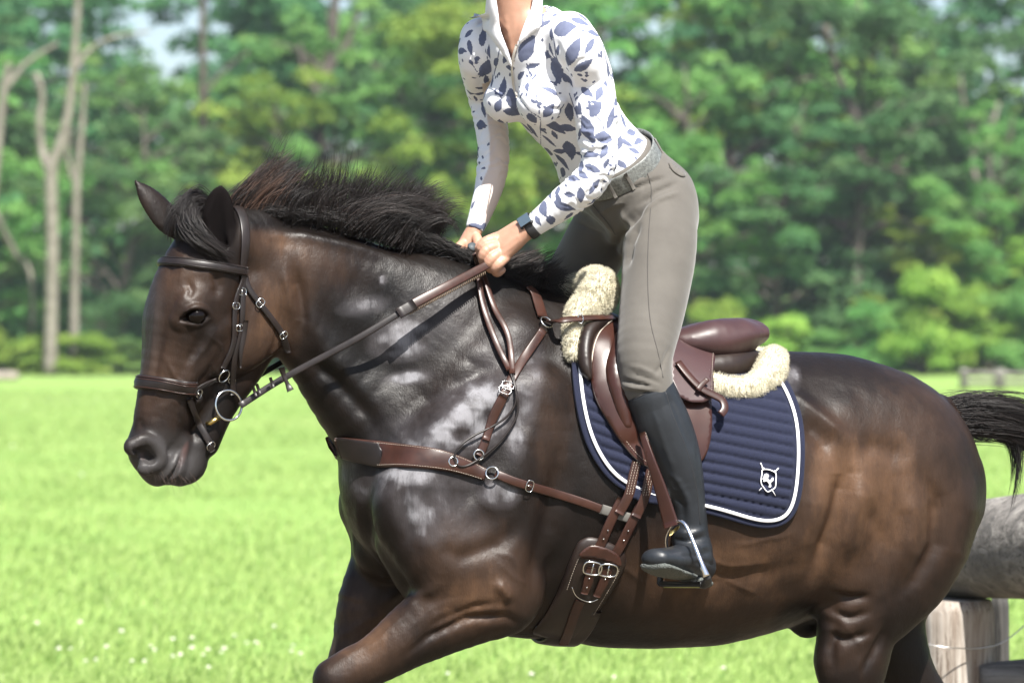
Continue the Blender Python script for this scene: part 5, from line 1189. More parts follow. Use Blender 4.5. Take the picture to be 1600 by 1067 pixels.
# ---- things worn or held
wt = thing('smartwatch', 'smartwatch with dark grey face on the left wrist', 'watch', loc=at(825, 352, -.15))
wc = at(829, 354, -.125); wax = nrm(at(846, 342, -.13)-at(816, 362, -.12)); P, N = ringcast(wc, wax, BVHTree.FromPolygons([tuple(v) for v in bV.tolist()], [tuple(q) for q in bF.tolist()]), 40, .0015, far=.05)
wl = []; i = np.argmin([abs(math.atan2(*(screen(p[None])[1]-352, screen(p[None])[0]-824)))*0+np.hypot(screen(p[None])[0]-822, screen(p[None])[1]-346)[0]+(p[1]+.15)*400 for p in P])
V, F = ribbon(P, N, .022, .0035, closed=True, pad=.2); mesh_obj('watch_band', V, F, BLACK, wt)
n_ = nrm(N[i]+np.array([0, -.25, .1])); n_ = nrm(n_-wax*(n_@wax)); V, F = box(P[i]+n_*.006, .036, .032, .012, X=wax, Y=np.cross(n_, wax), Z=n_, bev=.004); cs_ = mesh_obj('watch_case', V, F, BLACK, wt, smooth=False)
V, F = box(P[i]+n_*.0127, .029, .026, .001, X=wax, Y=np.cross(n_, wax), Z=n_); mesh_obj('watch_face', V, F, M('watch_glass', .12, (.06, .085, .11)).m, cs_, smooth=False)
adopt(wt)
wh = thing('riding_whip', 'short black riding whip held in the far hand beside the reins', 'whip', loc=at(738, 388, -.02))
a, b = at(738, 386, -.035), at(724, 412, .02); dv = nrm(b-a)
V, F = tube([a-dv*.002, a, a+dv*.10, a+dv*.14], [.007, .0105, .0085, .0035], 12); mesh_obj('handle', V, F, BLACK, wh)
V, F = tube([a-dv*.004, a-dv*.0005], [.011, .0125], 14); mesh_obj('knob', V, F, M('grey_rubber_cap', .6, (.04, .05, .057)).m, wh)
V, F = tube(cat(np.array([a+dv*.13, a+dv*.16+np.array([0, .03, 0]), at(700, 470, .20), at(640, 560, .26)]), 6), np.linspace(.003, .0016, 19), 8); mesh_obj('shaft', V, F, BLACK, wh)
adopt(wh)
# riding helmet, above the frame
V, F = field_mesh([Chain([(hp(-.02, 0, .05), .112, .092), (hp(.01, 0, .055), .105, .088)], hL_)], .008); keepv = (V-hp(0, 0, .03))@nrm(np.array([0, 0, 1.])+hF_*-.15) > 0; F = F[keepv[F].all(1)]
hm = mesh_obj('helmet', V, F, BLACK, person); V, F = ribbon(cat(np.array([hp(.07, -.07, .045), hp(.125, -.03, .035), hp(.125, .03, .035), hp(.07, .07, .045)]), 6), np.tile(hU, (19, 1)), .05, .005); mesh_obj('peak', V, F, BLACK, hm)
EYE = M('eye_glass', .08, (.02, .012, .008)).m
for s in (1, -1):
    V, F = field_mesh([Chain([(hp(.078, .031*s, .004), .010, .010)], hL_)], .003); mesh_obj('eye', V, F, EYE, person)
# ================================================================== mane, tail, eyes
HM = M('black_horse_hair', .5, (.012, .010, .010), spec=.38); hv = HM.attr('v'); HM.color(HM.ramp(hv, [(0, (.006, .005, .005)), (.6, (.016, .011, .010)), (1, (.085, .048, .034))]))
def hair(name, groups, parent, seg=9, seed=0, mat=None):
    """groups: (guides, n, root spread m, tip spread m, strand radius m, brown share)"""
    Vs, Fs, As, o = [], [], [], 0
    for gi_, (guides, n, s0, s1, r, br_) in enumerate(groups):
        rs = np.random.RandomState(seed+gi_); G_ = np.stack([cat(np.array(g), 4) for g in guides]); m, k = G_.shape[:2]
        ncl = max(3, n//30); uc = rs.uniform(0, m-1, ncl); oc = rs.normal(0, 1, (ncl, 3)); bc = rs.rand(ncl); lc = rs.uniform(.5, 1.05, ncl)
        ci = rs.randint(0, ncl, n); u = np.clip(uc[ci]+rs.normal(0, .05*max(m-1, .3), n), 0, m-1.0001); i = u.astype(int) if m > 1 else np.zeros(n, int); t = (u-i)[:, None, None]
        C = G_[i]*(1-t)+G_[np.minimum(i+1, m-1)]*t
        L_ = np.clip(lc[ci]*rs.uniform(.7, 1.1, n)*np.where(rs.rand(n) < .04, 1.25, 1), .2, 1.25); q = L_[:, None]*np.linspace(0, k-1, seg+1)[None]; q = np.clip(q, 0, k-1.001); a = q.astype(int); fr = (q-a)[:, :, None]; idx = np.arange(n)[:, None]
        C = C[idx, a]*(1-fr)+C[idx, a+1]*fr; w = (np.linspace(0, 1, seg+1)**1.1)[None, :, None]
        ro = rs.normal(0, 1, (n, 1, 3)); C = C+ro*s0*(1-w)+(oc[ci][:, None]*1.05+ro*(.10+.35*(1-w)))*s1*w
        ph = rs.rand(n, 1, 3)*6.3; C = C+.06*s1*np.sin(ph+np.arange(seg+1)[None, :, None]*1.1)*w
        T = nrm(np.gradient(C, axis=1)); ref = nrm(rs.normal(0, 1, (n, 1, 3))); A = nrm(np.cross(T, ref)); B = np.cross(T, A)
        rr = (r*rs.uniform(.6, 1.5, n)[:, None]*np.array([min(1, 1.25*(1-j/seg)**.6) for j in range(seg+1)])[None])[:, :, None, None]; pa = np.arange(3)*2*math.pi/3
        V = (C[:, :, None]+rr*(np.cos(pa)[None, None, :, None]*A[:, :, None]+np.sin(pa)[None, None, :, None]*B[:, :, None])).reshape(-1, 3)
        base = (np.arange(n)*(seg+1)*3)[:, None, None, None]; kk = np.arange(seg)[None, :, None, None]*3; qq = np.arange(3)[None, None, :, None]
        F = np.concatenate([base+kk+qq, base+kk+(qq+1) % 3, base+kk+3+(qq+1) % 3, base+kk+3+qq], 3).reshape(-1, 4)
        Vs.append(V); Fs.append(F+o); o += len(V); As.append(np.repeat(np.clip(bc[ci]*br_+rs.rand(n)*.25, 0, 1), (seg+1)*3))
    return mesh_obj(name, np.vstack(Vs), np.vstack(Fs), mat or HM.m, parent, attrs=dict(v=np.concatenate(As)))
def hg(pts, pl=None): return [(pl or HP)(x, y, l*PX) for x, y, l in pts]
MG = [[(352, 330, 0), (370, 308, 8), (394, 287, 8), (424, 264, 0), (452, 242, 0)], [(385, 336, 0), (402, 312, 6), (420, 290, 6), (440, 270, 0), (464, 258, 0)], [(430, 340, 0), (440, 312, 5), (455, 290, 5), (468, 272, 0), (480, 262, 0)], [(480, 345, 0), (488, 312, 0), (500, 288, 0), (508, 272, 0), (512, 260, 0)],
      [(540, 354, 0), (548, 320, 0), (560, 294, 0), (570, 272, 0), (578, 256, 0)], [(585, 364, 0), (592, 330, 0), (604, 304, 0), (618, 284, 0), (628, 270, 0)], [(620, 374, 0), (628, 340, 0), (642, 316, 0), (660, 300, 0), (676, 292, 0)], [(650, 384, 0), (656, 352, 0), (672, 328, 0), (694, 318, 0), (712, 322, 0)], [(672, 392, 0), (678, 366, 0), (690, 344, 0), (704, 340, 0), (712, 352, 0)]]
MG = [[(g[0][0], g[0][1]+8, g[0][2])]+g[1:] for g in MG]; mg = [hg(g) for g in MG]
side = [hg([(x, y, 14), (x+8, y-22, 24), (x+22, y-40, 26), (x+46, y-50, 20), (x+74, y-44, 16)]) for x, y in [(440, 348), (500, 354), (560, 366), (600, 376), (640, 388)]]
sweep = [hg(g) for g in ([(540, 350, 18), (570, 326, 22), (610, 312, 20), (650, 316, 16), (690, 334, 12)], [(590, 364, 18), (620, 336, 22), (650, 326, 20), (680, 336, 16), (700, 362, 12)], [(640, 380, 14), (660, 352, 16), (682, 342, 16), (696, 356, 12), (694, 380, 10)])]
short = [hg(g) for g in ([(396, 338, 6), (410, 330, 12), (430, 330, 18), (450, 338, 24)], [(480, 346, 6), (500, 336, 14), (524, 340, 22), (545, 352, 26)], [(560, 358, 6), (580, 350, 16), (605, 356, 22), (628, 370, 28)], [(640, 380, 6), (662, 372, 14), (684, 380, 22), (704, 398, 28)], [(700, 402, 4), (720, 398, 10), (742, 408, 16), (760, 424, 22)], [(760, 428, 4), (780, 424, 10), (800, 432, 16), (815, 448, 22)], [(820, 448, 0), (838, 442, 6), (858, 450, 10), (878, 468, 14)], [(860, 468, 0), (876, 462, 6), (892, 470, 10), (908, 486, 14)])]
tuft = [hg(g) for g in ([(770, 425, 0), (790, 412, 5), (812, 404, 5), (834, 400, 3), (856, 392, 0)], [(800, 438, 0), (820, 424, 5), (838, 414, 5), (852, 410, 3), (866, 400, 0)], [(830, 450, 0), (842, 436, 5), (852, 428, 5), (862, 424, 3), (870, 415, 0)], [(850, 462, 0), (862, 452, 5), (876, 450, 6), (888, 456, 6), (898, 462, 4)])]
mane = hair('mane', [(mg[:3], 2300, .010, .016, .0006, .95), (mg[2:], 3400, .008, .022, .0006, .45), (mg[1:], 220, .008, .045, .0005, .5), (side, 400, .010, .018, .0006, .3), (sweep, 1300, .012, .018, .0006, .5), (short, 3400, .008, .010, .0007, .12), (tuft, 1000, .010, .020, .0007, .5)], horse, seed=5)
fl_ = [hg(g, HH) for g in ([(330, 328, -6), (306, 306, 0), (284, 318, 8), (274, 345, 12), (277, 374, 10)], [(328, 340, 0), (306, 316, 6), (290, 328, 14), (282, 352, 18), (286, 380, 14)], [(326, 350, 0), (310, 334, 6), (298, 344, 14), (292, 362, 18), (298, 384, 16)])]
fl2 = [hg(g, HH) for g in ([(300, 330, 30), (300, 348, 44), (318, 370, 56), (345, 390, 62), (374, 404, 60)], [(288, 345, 26), (296, 366, 44), (318, 384, 58), (345, 398, 64), (372, 412, 60)], [(305, 345, 24), (314, 360, 38), (330, 376, 48), (352, 392, 56), (376, 404, 58)])]
hair('forelock', [(fl_, 1000, .010, .013, .0007, .30), (fl2, 900, .008, .009, .0007, .35)], horse, seed=31)
tg = [hg(g) for g in ([(1482, 640, 0), (1520, 630, 4), (1565, 630, 8), (1620, 648, 8), (1700, 700, 8)], [(1486, 650, 6), (1525, 650, 8), (1570, 655, 12), (1625, 680, 12), (1700, 750, 12)], [(1492, 668, 4), (1525, 672, 8), (1568, 678, 10), (1615, 704, 8), (1680, 790, 8)])]
tw = [hg(g) for g in ([(1545, 672, 8), (1570, 682, 10), (1582, 710, 12), (1580, 760, 14), (1560, 822, 14)], [(1555, 676, 8), (1585, 690, 12), (1596, 730, 14), (1592, 780, 16), (1586, 815, 16)])]
V, F = field_mesh([Chain([(HP(1468, 648, 0), 20*PX, 20*PX), (HP(1500, 652, 0), 17*PX, 17*PX), (HP(1545, 656, 0), 14*PX, 14*PX), (HP(1600, 672, 0), 10*PX, 10*PX)], HP.L)], .007); tail = mesh_obj('tail', V, F, HM.m, horse, attrs=dict(v=np.full(len(V), .3)))
hair('tail_hair', [(tg, 6500, .014, .016, .0007, .35), (tw, 160, .006, .012, .0007, .1)], tail, seed=51)
em = M('horse_eye', .08, (.004, .0025, .002), spec=.2)
for s in (1, -1):
    V, F = field_mesh([Chain([(HH(306, 494, 53*PX*s), 15.5*PX, 16*PX)], HH.L)], .0025, it=2); mesh_obj('eye', V, F, em.m, horse)
rs = np.random.RandomState(8); rt, dr = [], []
for x, y in [(282+rs.uniform(-16, 22), 748+rs.uniform(-12, 8)) for _ in range(26)]+[(250+rs.uniform(-22, 22), 742+rs.uniform(-10, 10)) for _ in range(16)]:
    p, n = hit(x, y, -.001)
    if p[0] < -.4: rt.append(p); dr.append(n*.7+np.array([.2, 0, -.6]))
V, F = strands(np.array(rt), np.array(dr), rs.uniform(.015, .04, len(rt)), .00035, 4, jit=.2); mesh_obj('muzzle_hair', V, F, HM.m, horse, attrs=dict(v=np.full(len(V), .8)))
# ================================================================== meadow, trees, fences
def grass_col(m, blade):
    big = m.noise(.12, 4, .6); mid = m.noise(1.4, 4, .6)
    c = m.ramp(big, [(.3, (.19, .29, .075)), (.55, (.225, .325, .09)), (.75, (.26, .335, .11))] if not blade else [(.3, (.31, .45, .12)), (.55, (.36, .49, .15)), (.75, (.42, .50, .185))])
    c = m.mix(m.math('MULTIPLY', mid, .7), c, (.11, .23, .045) if not blade else (.34, .42, .16)); return c
gm = M('meadow_grass', .9, spec=.15); co = gm.n('TexCoord')
wg = gm.n('SeparateXYZ'); gm.l(gm.obj(), wg.inputs[0]); bounce_brown = gm.ramp(gm.math('ADD', gm.math('MULTIPLY', wg.outputs['Y'], .05), gm.math('MULTIPLY', gm.noise(.8, 3), .25)), [(.34, 1.), (.46, 0.)])  # brown ground added underfoot, out of view, to cut the green bounce light
gm.color(gm.mix(bounce_brown, gm.mix(gm.math('MULTIPLY', gm.noise(18, 5, .7, gm.obj((1, .5, 1))), .55), grass_col(gm, False), (.20, .29, .08)), (.15, .125, .085))); gm.bump(gm.noise(14, 5, .7), .6, .04)
gx = np.concatenate([np.linspace(-420, -12, 18), np.linspace(-10, 10, 41), np.linspace(12, 420, 18)]); gy = np.concatenate([np.linspace(-40, -4, 8), np.linspace(-3, 40, 60), np.linspace(45, 700, 40)])
X, Y = np.meshgrid(gx, gy, indexing='ij'); P = np.stack([X.ravel(), Y.ravel(), np.zeros(X.size)], 1); P[:, 2] = .03*vnoise(P, .5, 2)*(np.abs(P[:, 0]) < 12)
ii = np.arange(X.size).reshape(X.shape); F = np.stack([ii[:-1, :-1], ii[1:, :-1], ii[1:, 1:], ii[:-1, 1:]], -1).reshape(-1, 4)
P[:, 2] += np.clip((P[:, 1]-165)/300, 0, 1)**1.5*10
ground = mesh_obj('ground', P, F, gm.m); tag(ground, kind='structure', label='sunlit green meadow')
# blades
rs = np.random.RandomState(1); n = 240000
y = 6.5+95*rs.rand(n)**2.4; x = (rs.rand(n)*2-1)*(1.6+(y+8)*.24); ln = rs.uniform(.04, .10, n)*(1+.35*vnoise(np.stack([x, y, y*0], 1), 1.1, 3)); a = rs.rand(n)*6.283; w = rs.uniform(.0025, .005, n)*(1+(y/20))
P0 = np.stack([x, y, 0*x-.01], 1); T = np.stack([np.cos(a), np.sin(a), 0*a], 1); bd = nrm(np.stack([rs.normal(.25, .4, n), rs.normal(0, .4, n), 0*a+1.], 1)); bd2 = nrm(bd+np.stack([rs.normal(.3, .5, n), rs.normal(0, .5, n), -.3+0*a], 1))
M1 = P0+bd*ln[:, None]*.6; M2 = M1+bd2*ln[:, None]*.45
V = np.stack([P0-T*w[:, None], P0+T*w[:, None], M1+T*w[:, None]*.8, M1-T*w[:, None]*.8, M2], 1).reshape(-1, 3); b = np.arange(n)[:, None]*5
bm_ = M('grass_blade', .55, spec=.3); bm_.b.inputs['Subsurface Weight'].default_value = 0
bc = bm_.mix(bm_.ramp(bm_.attr('v'), [(.0, 0.), (1., 1.)]), grass_col(bm_, True), (.40, .47, .20)); bm_.color(bc)
tr_ = bm_.n('BsdfTranslucent'); bm_.l(bc, tr_.inputs[0]); mx = bm_.n('MixShader'); mx.inputs[0].default_value = .5; bm_.l(bm_.b.outputs[0], mx.inputs[1]); bm_.l(tr_.outputs[0], mx.inputs[2]); bm_.l(mx.outputs[0], bm_.t.nodes['Material Output'].inputs[0])
me = bpy.data.meshes.new('grass'); nv = len(V); me.vertices.add(nv); me.vertices.foreach_set('co', V.astype(np.float32).ravel())
lq = (b+np.array([[0, 1, 2, 3]])); lt = b+np.array([[3, 2, 4]]); li = np.concatenate([lq.ravel(), lt.ravel()]).astype(np.int32); me.loops.add(len(li)); me.loops.foreach_set('vertex_index', li)
me.polygons.add(2*n); me.polygons.foreach_set('loop_start', np.concatenate([np.arange(n)*4, n*4+np.arange(n)*3]).astype(np.int32)); me.update(calc_edges=True)
at_ = me.attributes.new('v', 'FLOAT', 'POINT'); at_.data.foreach_set('value', np.repeat(np.where(rs.rand(n) < .10, rs.rand(n), rs.rand(n)*.12), 5).astype(np.float32))
go = bpy.data.objects.new('grass', me); COL.objects.link(go); me.materials.append(bm_.m); tag(go, 'short green grass blades of the meadow', 'grass', kind='stuff')

# clover
CLW = M('clover_white', .8, (.75, .74, .66)).m; CLS = M('clover_stem', .7, (.12, .25, .05)).m
def clover():
    t = thing('clover_flower', 'small white clover flower standing in the short grass', 'flower', 'clover flowers scattered over the near meadow')
    rs = np.random.RandomState(2); D = nrm(rs.normal(0, 1, (60, 3))); D[:, 2] = np.abs(D[:, 2])*.9-.2; V, F = strands(D*.004, D, np.full(60, .011), .0024, 2, jit=.05); h = mesh_obj('flower_head', V+np.array([0, 0, .12]), F, CLW, t)
    V, F = tube([(0, 0, 0), (.004, 0, .06), (0, 0, .118)], .0016, 5); mesh_obj('stem', V, F, CLS, t); return t
def copy_tree(o, parent=None):
    c = o.copy(); COL.objects.link(c); c.parent = parent
    for ch in list(o.children):
        k = copy_tree(ch, c); k.matrix_parent_inverse = ch.matrix_parent_inverse.copy()
    return c
cl = clover(); rs = np.random.RandomState(77)
def gpos(px, py, h=.12):
    D = (CAM_H-h)*FPX/(py-533.5); return ((px-800)*D/FPX, D-CAM_D)
spots = [(92, 1012), (125, 968), (134, 1018), (150, 1020), (236, 998), (242, 1006), (270, 996), (270, 1014), (300, 992), (318, 1008), (325, 1006), (346, 1004), (386, 990), (402, 990), (400, 994), (428, 972), (458, 994), (326, 1030), (58, 968), (206, 1022), (226, 1024), (166, 1006), (300, 1010), (366, 982), (455, 1004), (350, 1012), (470, 1012), (190, 985), (282, 1018), (110, 1000),
         (40, 640), (75, 628), (90, 632), (105, 630), (120, 627), (150, 626), (165, 632), (20, 700), (128, 745), (700, 1040), (960, 1048), (1130, 1040), (1200, 1055), (830, 1050)]
for i, (x_, y_) in enumerate(spots):
    o = cl if i == 0 else copy_tree(cl); gx_, gy_ = gpos(x_, y_); o.location = (gx_, gy_, 0); sc = rs.uniform(.6, 1.0)*(1.6 if y_ < 800 else 1); o.scale = (sc,)*3 if y_ > 800 else (1.6, 1.6, 1.2); o.rotation_euler = (0, 0, rs.rand()*6)

# ------------------------------------------------------------------ weathered wood
def wood(name, c1, c2, c3, ax='X'):
    m = M(name, .85, spec=.2); sc = {'X': (1.2, 16, 16), 'Z': (16, 16, 1.2)}[ax]; v = m.obj(sc)
    g = m.noise(1.5, 6, .65, v, .6); c = m.ramp(g, [(.28, c1), (.5, c2), (.72, c3)]); crk = m.ramp(m.noise(2.6, 5, .8, m.obj({'X': (.6, 26, 26), 'Z': (26, 26, .6)}[ax]), 1.), [(.40, 1.), (.47, 0.)]); c = m.mix(m.math('MULTIPLY', crk, .8), c, tuple(q*.5 for q in c1)); c = m.mix(m.ramp(m.noise(2.2, 3, .6), [(.45, 0.), (.62, .75)]), c, tuple(q*.55 for q in c2)); m.color(c); m.bump(g, .8, .012); return m.m
WGREY = wood('weathered_grey_log', (.06, .057, .054), (.19, .175, .16), (.33, .31, .28)); WPOST = wood('pale_post_wood', (.13, .08, .05), (.31, .27, .23), (.46, .43, .39), 'Z'); WDARK = wood('dark_post_wood', (.02, .02, .02), (.06, .058, .055), (.12, .11, .10), 'Z')
def logmesh(a, b, r, seed, k=28, n=26, rough=.06):
    a, b = np.array(a, float), np.array(b, float); ts = np.linspace(0, 1, n); P = a+(b-a)*ts[:, None]; V, F = tube(P, r, k); V = np.array(V)
    c = np.repeat(P, k, 0); d = V-c; L_ = np.linalg.norm(b-a); ph = np.tile(np.arange(k), n); w = 1+rough*(vnoise(np.stack([np.repeat(ts*L_*1.2, k), np.cos(ph*2*math.pi/k)*1.5+seed, np.sin(ph*2*math.pi/k)*1.5], 1), 1, seed)+.5*vnoise(np.stack([np.repeat(ts*L_*3, k), np.cos(ph*2*math.pi/k)*5+seed, np.sin(ph*2*math.pi/k)*5], 1), 1, seed+1)); e = np.minimum(ts, 1-ts)*L_/.04; w = w*np.repeat(np.clip(.90+.1*e, 0, 1), k)
    return c+d*w[:, None], F
YL = 2.45; V, F = logmesh(at(1425, 862, YL+.35), at(1930, 838, YL-1.0), np.linspace(.150, .185, 26), 3); lg = mesh_obj('log', V, F, WGREY); recentre(lg, at(1600, 855, YL)); tag(lg, 'thick weathered grey log lying across the posts behind the horse', 'log')
def post(x0, x1, ytop, Y, mat, label, seed, r=1.):
    c = at((x0+x1)/2, ytop, Y); w = (x1-x0)*(8+Y)/FPX
    V, F = logmesh((c[0], Y, c[2]), (c[0]+.01, Y, -.15), w/2, seed, rough=.05); o = mesh_obj('wooden_post', V, F, mat); recentre(o, (c[0], Y, 0)); return tag(o, label, 'post')
post(1432, 1552, 936, YL, WPOST, 'stout pale post with peeling bark carrying the grey log', 5)
post(1548, 1576, 930, YL+.42, WDARK, 'thin dark post just right of the stout pale post', 6)
V, F = logmesh(at(1532, 1072, YL-.1), at(1850, 1040, YL), .07, 9); o = mesh_obj('log', V, F, WGREY); recentre(o, at(1600, 1066, YL)); tag(o, 'lower thin grey rail at the bottom right corner below the thick log', 'rail')
V, F = tube(cat(np.array([at(1430, 1002, YL-.16), at(1490, 1012, YL-.17), at(1560, 1006, YL-.1), at(1620, 960, YL)]), 6), .002, 5); o = mesh_obj('wire', V, F, STEEL); recentre(o, at(1500, 1010, YL-.16)); tag(o, 'thin wire stapled across the pale post', 'wire')
# far rail fence
YF = 104; ff_ = thing('rail_fence', 'low grey post and rail fence far off in front of the trees', 'fence', loc=(at(1550, 605, YF)[0], YF, 0))
for x_ in (1506, 1562, 1622, 1690): 
    p = at(x_, 576, YF); V, F = logmesh((p[0], YF, p[2]), (p[0], YF, -.1), .19 if x_ == 1562 else .14, x_ % 7, 10, 6); mesh_obj('post', V, F, WGREY, ff_)
for y_ in (584, 597):
    V, F = logmesh(at(1500, y_, YF-.2), at(1700, y_+2, YF-.2), .09, y_ % 7, 10, 12); mesh_obj('rail', V, F, WGREY, ff_)
adopt(ff_)
for (xa, xb, y_, Y_, r_, lab) in ((-30, 26, 588, 128, .22, 'pale log lying in the grass at the far left edge of the meadow'), (470, 502, 584, 118, .34, 'pale log in the grass seen under the throat of the horse')):
    V, F = logmesh(at(xa, y_, Y_), at(xb, y_, Y_+1), r_, 3, 12, 8); o = mesh_obj('log', V, F, WPOST); recentre(o, at((xa+xb)/2, y_, Y_)); tag(o, lab, 'log')

# ------------------------------------------------------------------ trees
def leaf_mat(name, a, b, c):
    m = M(name, .6, spec=.2); oi = m.n('ObjectInfo'); col = m.ramp(m.attr('v'), [(.15, a), (.55, b), (.95, c)])
    hs_ = m.n('HueSaturation'); m.l(col, hs_.inputs['Color']); m.l(m.math('ADD', .468, m.math('MULTIPLY', oi.outputs['Random'], .045)), hs_.inputs['Hue']); m.l(m.math('ADD', .90, m.math('MULTIPLY', oi.outputs['Random'], .45)), hs_.inputs['Value'])
    m.color(hs_.outputs[0]); t = m.n('BsdfTranslucent'); m.l(hs_.outputs[0], t.inputs[0]); x = m.n('MixShader'); x.inputs[0].default_value = .3; m.l(m.b.outputs[0], x.inputs[1]); m.l(t.outputs[0], x.inputs[2]); m.l(x.outputs[0], m.t.nodes['Material Output'].inputs[0]); return m.m
LM = {'lime': leaf_mat('yellow_green_leaves', (.100, .200, .030), (.165, .290, .045), (.25, .37, .07)), 'mid': leaf_mat('green_leaves', (.065, .170, .044), (.105, .245, .060), (.17, .31, .085)), 'dark': leaf_mat('blue_green_leaves', (.042, .125, .048), (.070, .185, .066), (.115, .24, .085))}
BARK = M('brown_bark', .9, (.12, .10, .08), spec=.2); BARK.color(BARK.ramp(BARK.noise(3, 4), [(.3, (.04, .033, .028)), (.7, (.12, .10, .085))])); BARK.bump(BARK.noise(20, 4), .6, .03)
DEAD = M('bleached_dead_wood', .85, spec=.2); DEAD.color(DEAD.ramp(DEAD.noise(2.5, 4), [(.3, (.11, .095, .078)), (.7, (.24, .215, .185))]))
def clump_leaves(rs, centres, radii, n, size, flat=.75):
    c = rs.choice(len(centres), n, p=radii**2/np.sum(radii**2)); d = nrm(rs.normal(0, 1, (n, 3))); d[:, 2] = np.where(d[:, 2] < -.2, -d[:, 2]*.5, d[:, 2]); rr = radii[c]*rs.uniform(.55, 1.08, n)**.6
    P = centres[c]+d*rr[:, None]*np.array([1, 1, flat]); nn = nrm(d*.8+rs.normal(0, .55, (n, 3))+np.array([0, 0, .5])); a = nrm(np.cross(nn, rs.normal(0, 1, (n, 3)))); b_ = np.cross(nn, a); s = (size*rs.uniform(.6, 1.3, n))[:, None]
    V = np.stack([P-a*s, P-b_*s*.45+nn*s*.12, P+a*s-nn*s*.15, P+b_*s*.45+nn*s*.12], 1).reshape(-1, 3); F = np.arange(n*4).reshape(-1, 4)
    v = np.repeat(np.clip(.45+.28*rs.normal(0, 1, len(centres))[c]+rs.normal(0, .13, n), 0, 1), 4); return V, F, v
def tree_mesh(seed, H=1., n=12000, size=.0115, wide=.30, low=.10):
    """unit tree 1 high: trunk with limbs, crown of leaf clumps on them"""
    rs = np.random.RandomState(seed); parts = []; cen = []; rad = []
    tp = cat(np.array([(0, 0, 0), (rs.normal(0, .01), rs.normal(0, .01), .3), (rs.normal(0, .03), rs.normal(0, .03), .6), (rs.normal(0, .04), rs.normal(0, .04), .93)]), 4); parts.append(tube(tp, np.linspace(.016, .003, len(tp)), 8))
    for i in range(26):
        t = rs.uniform(low+.04, .95); base = np.array([np.interp(t, np.linspace(0, 1, len(tp)), tp[:, d]) for d in range(3)]); a = i*2.4+rs.normal(0, .4); env = wide*(math.sin(min(1, (t-low)/(1-low)+.12)*math.pi*.86)**.6+.1)*rs.uniform(.7, 1.15)
        tip = base+np.array([math.cos(a)*env, math.sin(a)*env, env*rs.uniform(.1, .55)]); mid = base*.5+tip*.5+np.array([0, 0, env*.12]); br_ = cat(np.array([base, mid, tip]), 4); parts.append(tube(br_, np.linspace(.006, .0015, len(br_)), 6))
        for q in range(4):
            u = rs.uniform(.45, 1.08); c = base+(tip-base)*u+rs.normal(0, .035, 3); cen.append(c); rad.append(rs.uniform(.035, .075)*(1.15-.35*t))
    for q in range(10): cen.append(np.array([rs.normal(0, .06), rs.normal(0, .06), rs.uniform(.8, .97)])); rad.append(rs.uniform(.03, .055))
    V, F, v = clump_leaves(rs, np.array(cen), np.array(rad), n, size); return parts, V, F, v
TREES = {}
def tree(kind, seed, x, Y, h, label, spread=1., name='tree', group=None, rot=0., n=12000, low=.10, size=.0115, cat_='tree'):
    key = (kind, seed, low)
    if key not in TREES:
        parts, V, F, v = tree_mesh(seed, n=n, low=low, size=size); t = bpy.data.objects.new(name, None); COL.objects.link(t); TREES[key] = t
        tv, tf = join(*parts); mesh_obj('trunk', tv, tf, BARK.m, t); mesh_obj('crown', V, F, LM[kind], t, smooth=False, attrs=dict(v=v)); o = t
    else: o = copy_tree(TREES[key]); o.name = name
    o.location = (x, Y, -.1); o.scale = (h*spread, h*spread, h); o.rotation_euler = (0, 0, rot); return tag(o, label, cat_, group)
def bush(kind, seed, x, Y, w, h, label, group, name='bush'):
    key = ('bush', kind, seed)
    if key not in TREES:
        rs = np.random.RandomState(seed+90); cen = np.stack([rs.normal(0, .25, 34), rs.normal(0, .25, 34), rs.uniform(.1, .8, 34)], 1); cen[:, :2] *= (1.15-cen[:, 2:3]*.8); V, F, v = clump_leaves(rs, cen, rs.uniform(.12, .22, 34), 5000, .035)
        t = bpy.data.objects.new(name, None); COL.objects.link(t); TREES[key] = t; mesh_obj('foliage', V, F, LM[kind], t, smooth=False, attrs=dict(v=v))
        tv, tf = join(*[tube(cat(np.array([(0, 0, 0), c*.5+np.array([0, 0, .05]), c]), 3), np.linspace(.02, .005, 7), 5) for c in cen[:9]]); mesh_obj('stem', tv, tf, BARK.m, t); o = t
    else: o = copy_tree(TREES[key]); o.name = name
    o.location = (x, Y, -.1); o.scale = (w, w, h); o.rotation_euler = (0, 0, rs0.rand()*6); return tag(o, label, 'bush', group)
rs0 = np.random.RandomState(4)
wx = lambda px, Y: (px-800)*(8+Y)/FPX
wh_ = lambda top, Y: CAM_H+(533.5-top)*(8+Y)/FPX
GA, GB, GC = 'trees along the edge of the wood', 'trees deeper in the wood', 'bushes at the foot of the wood'
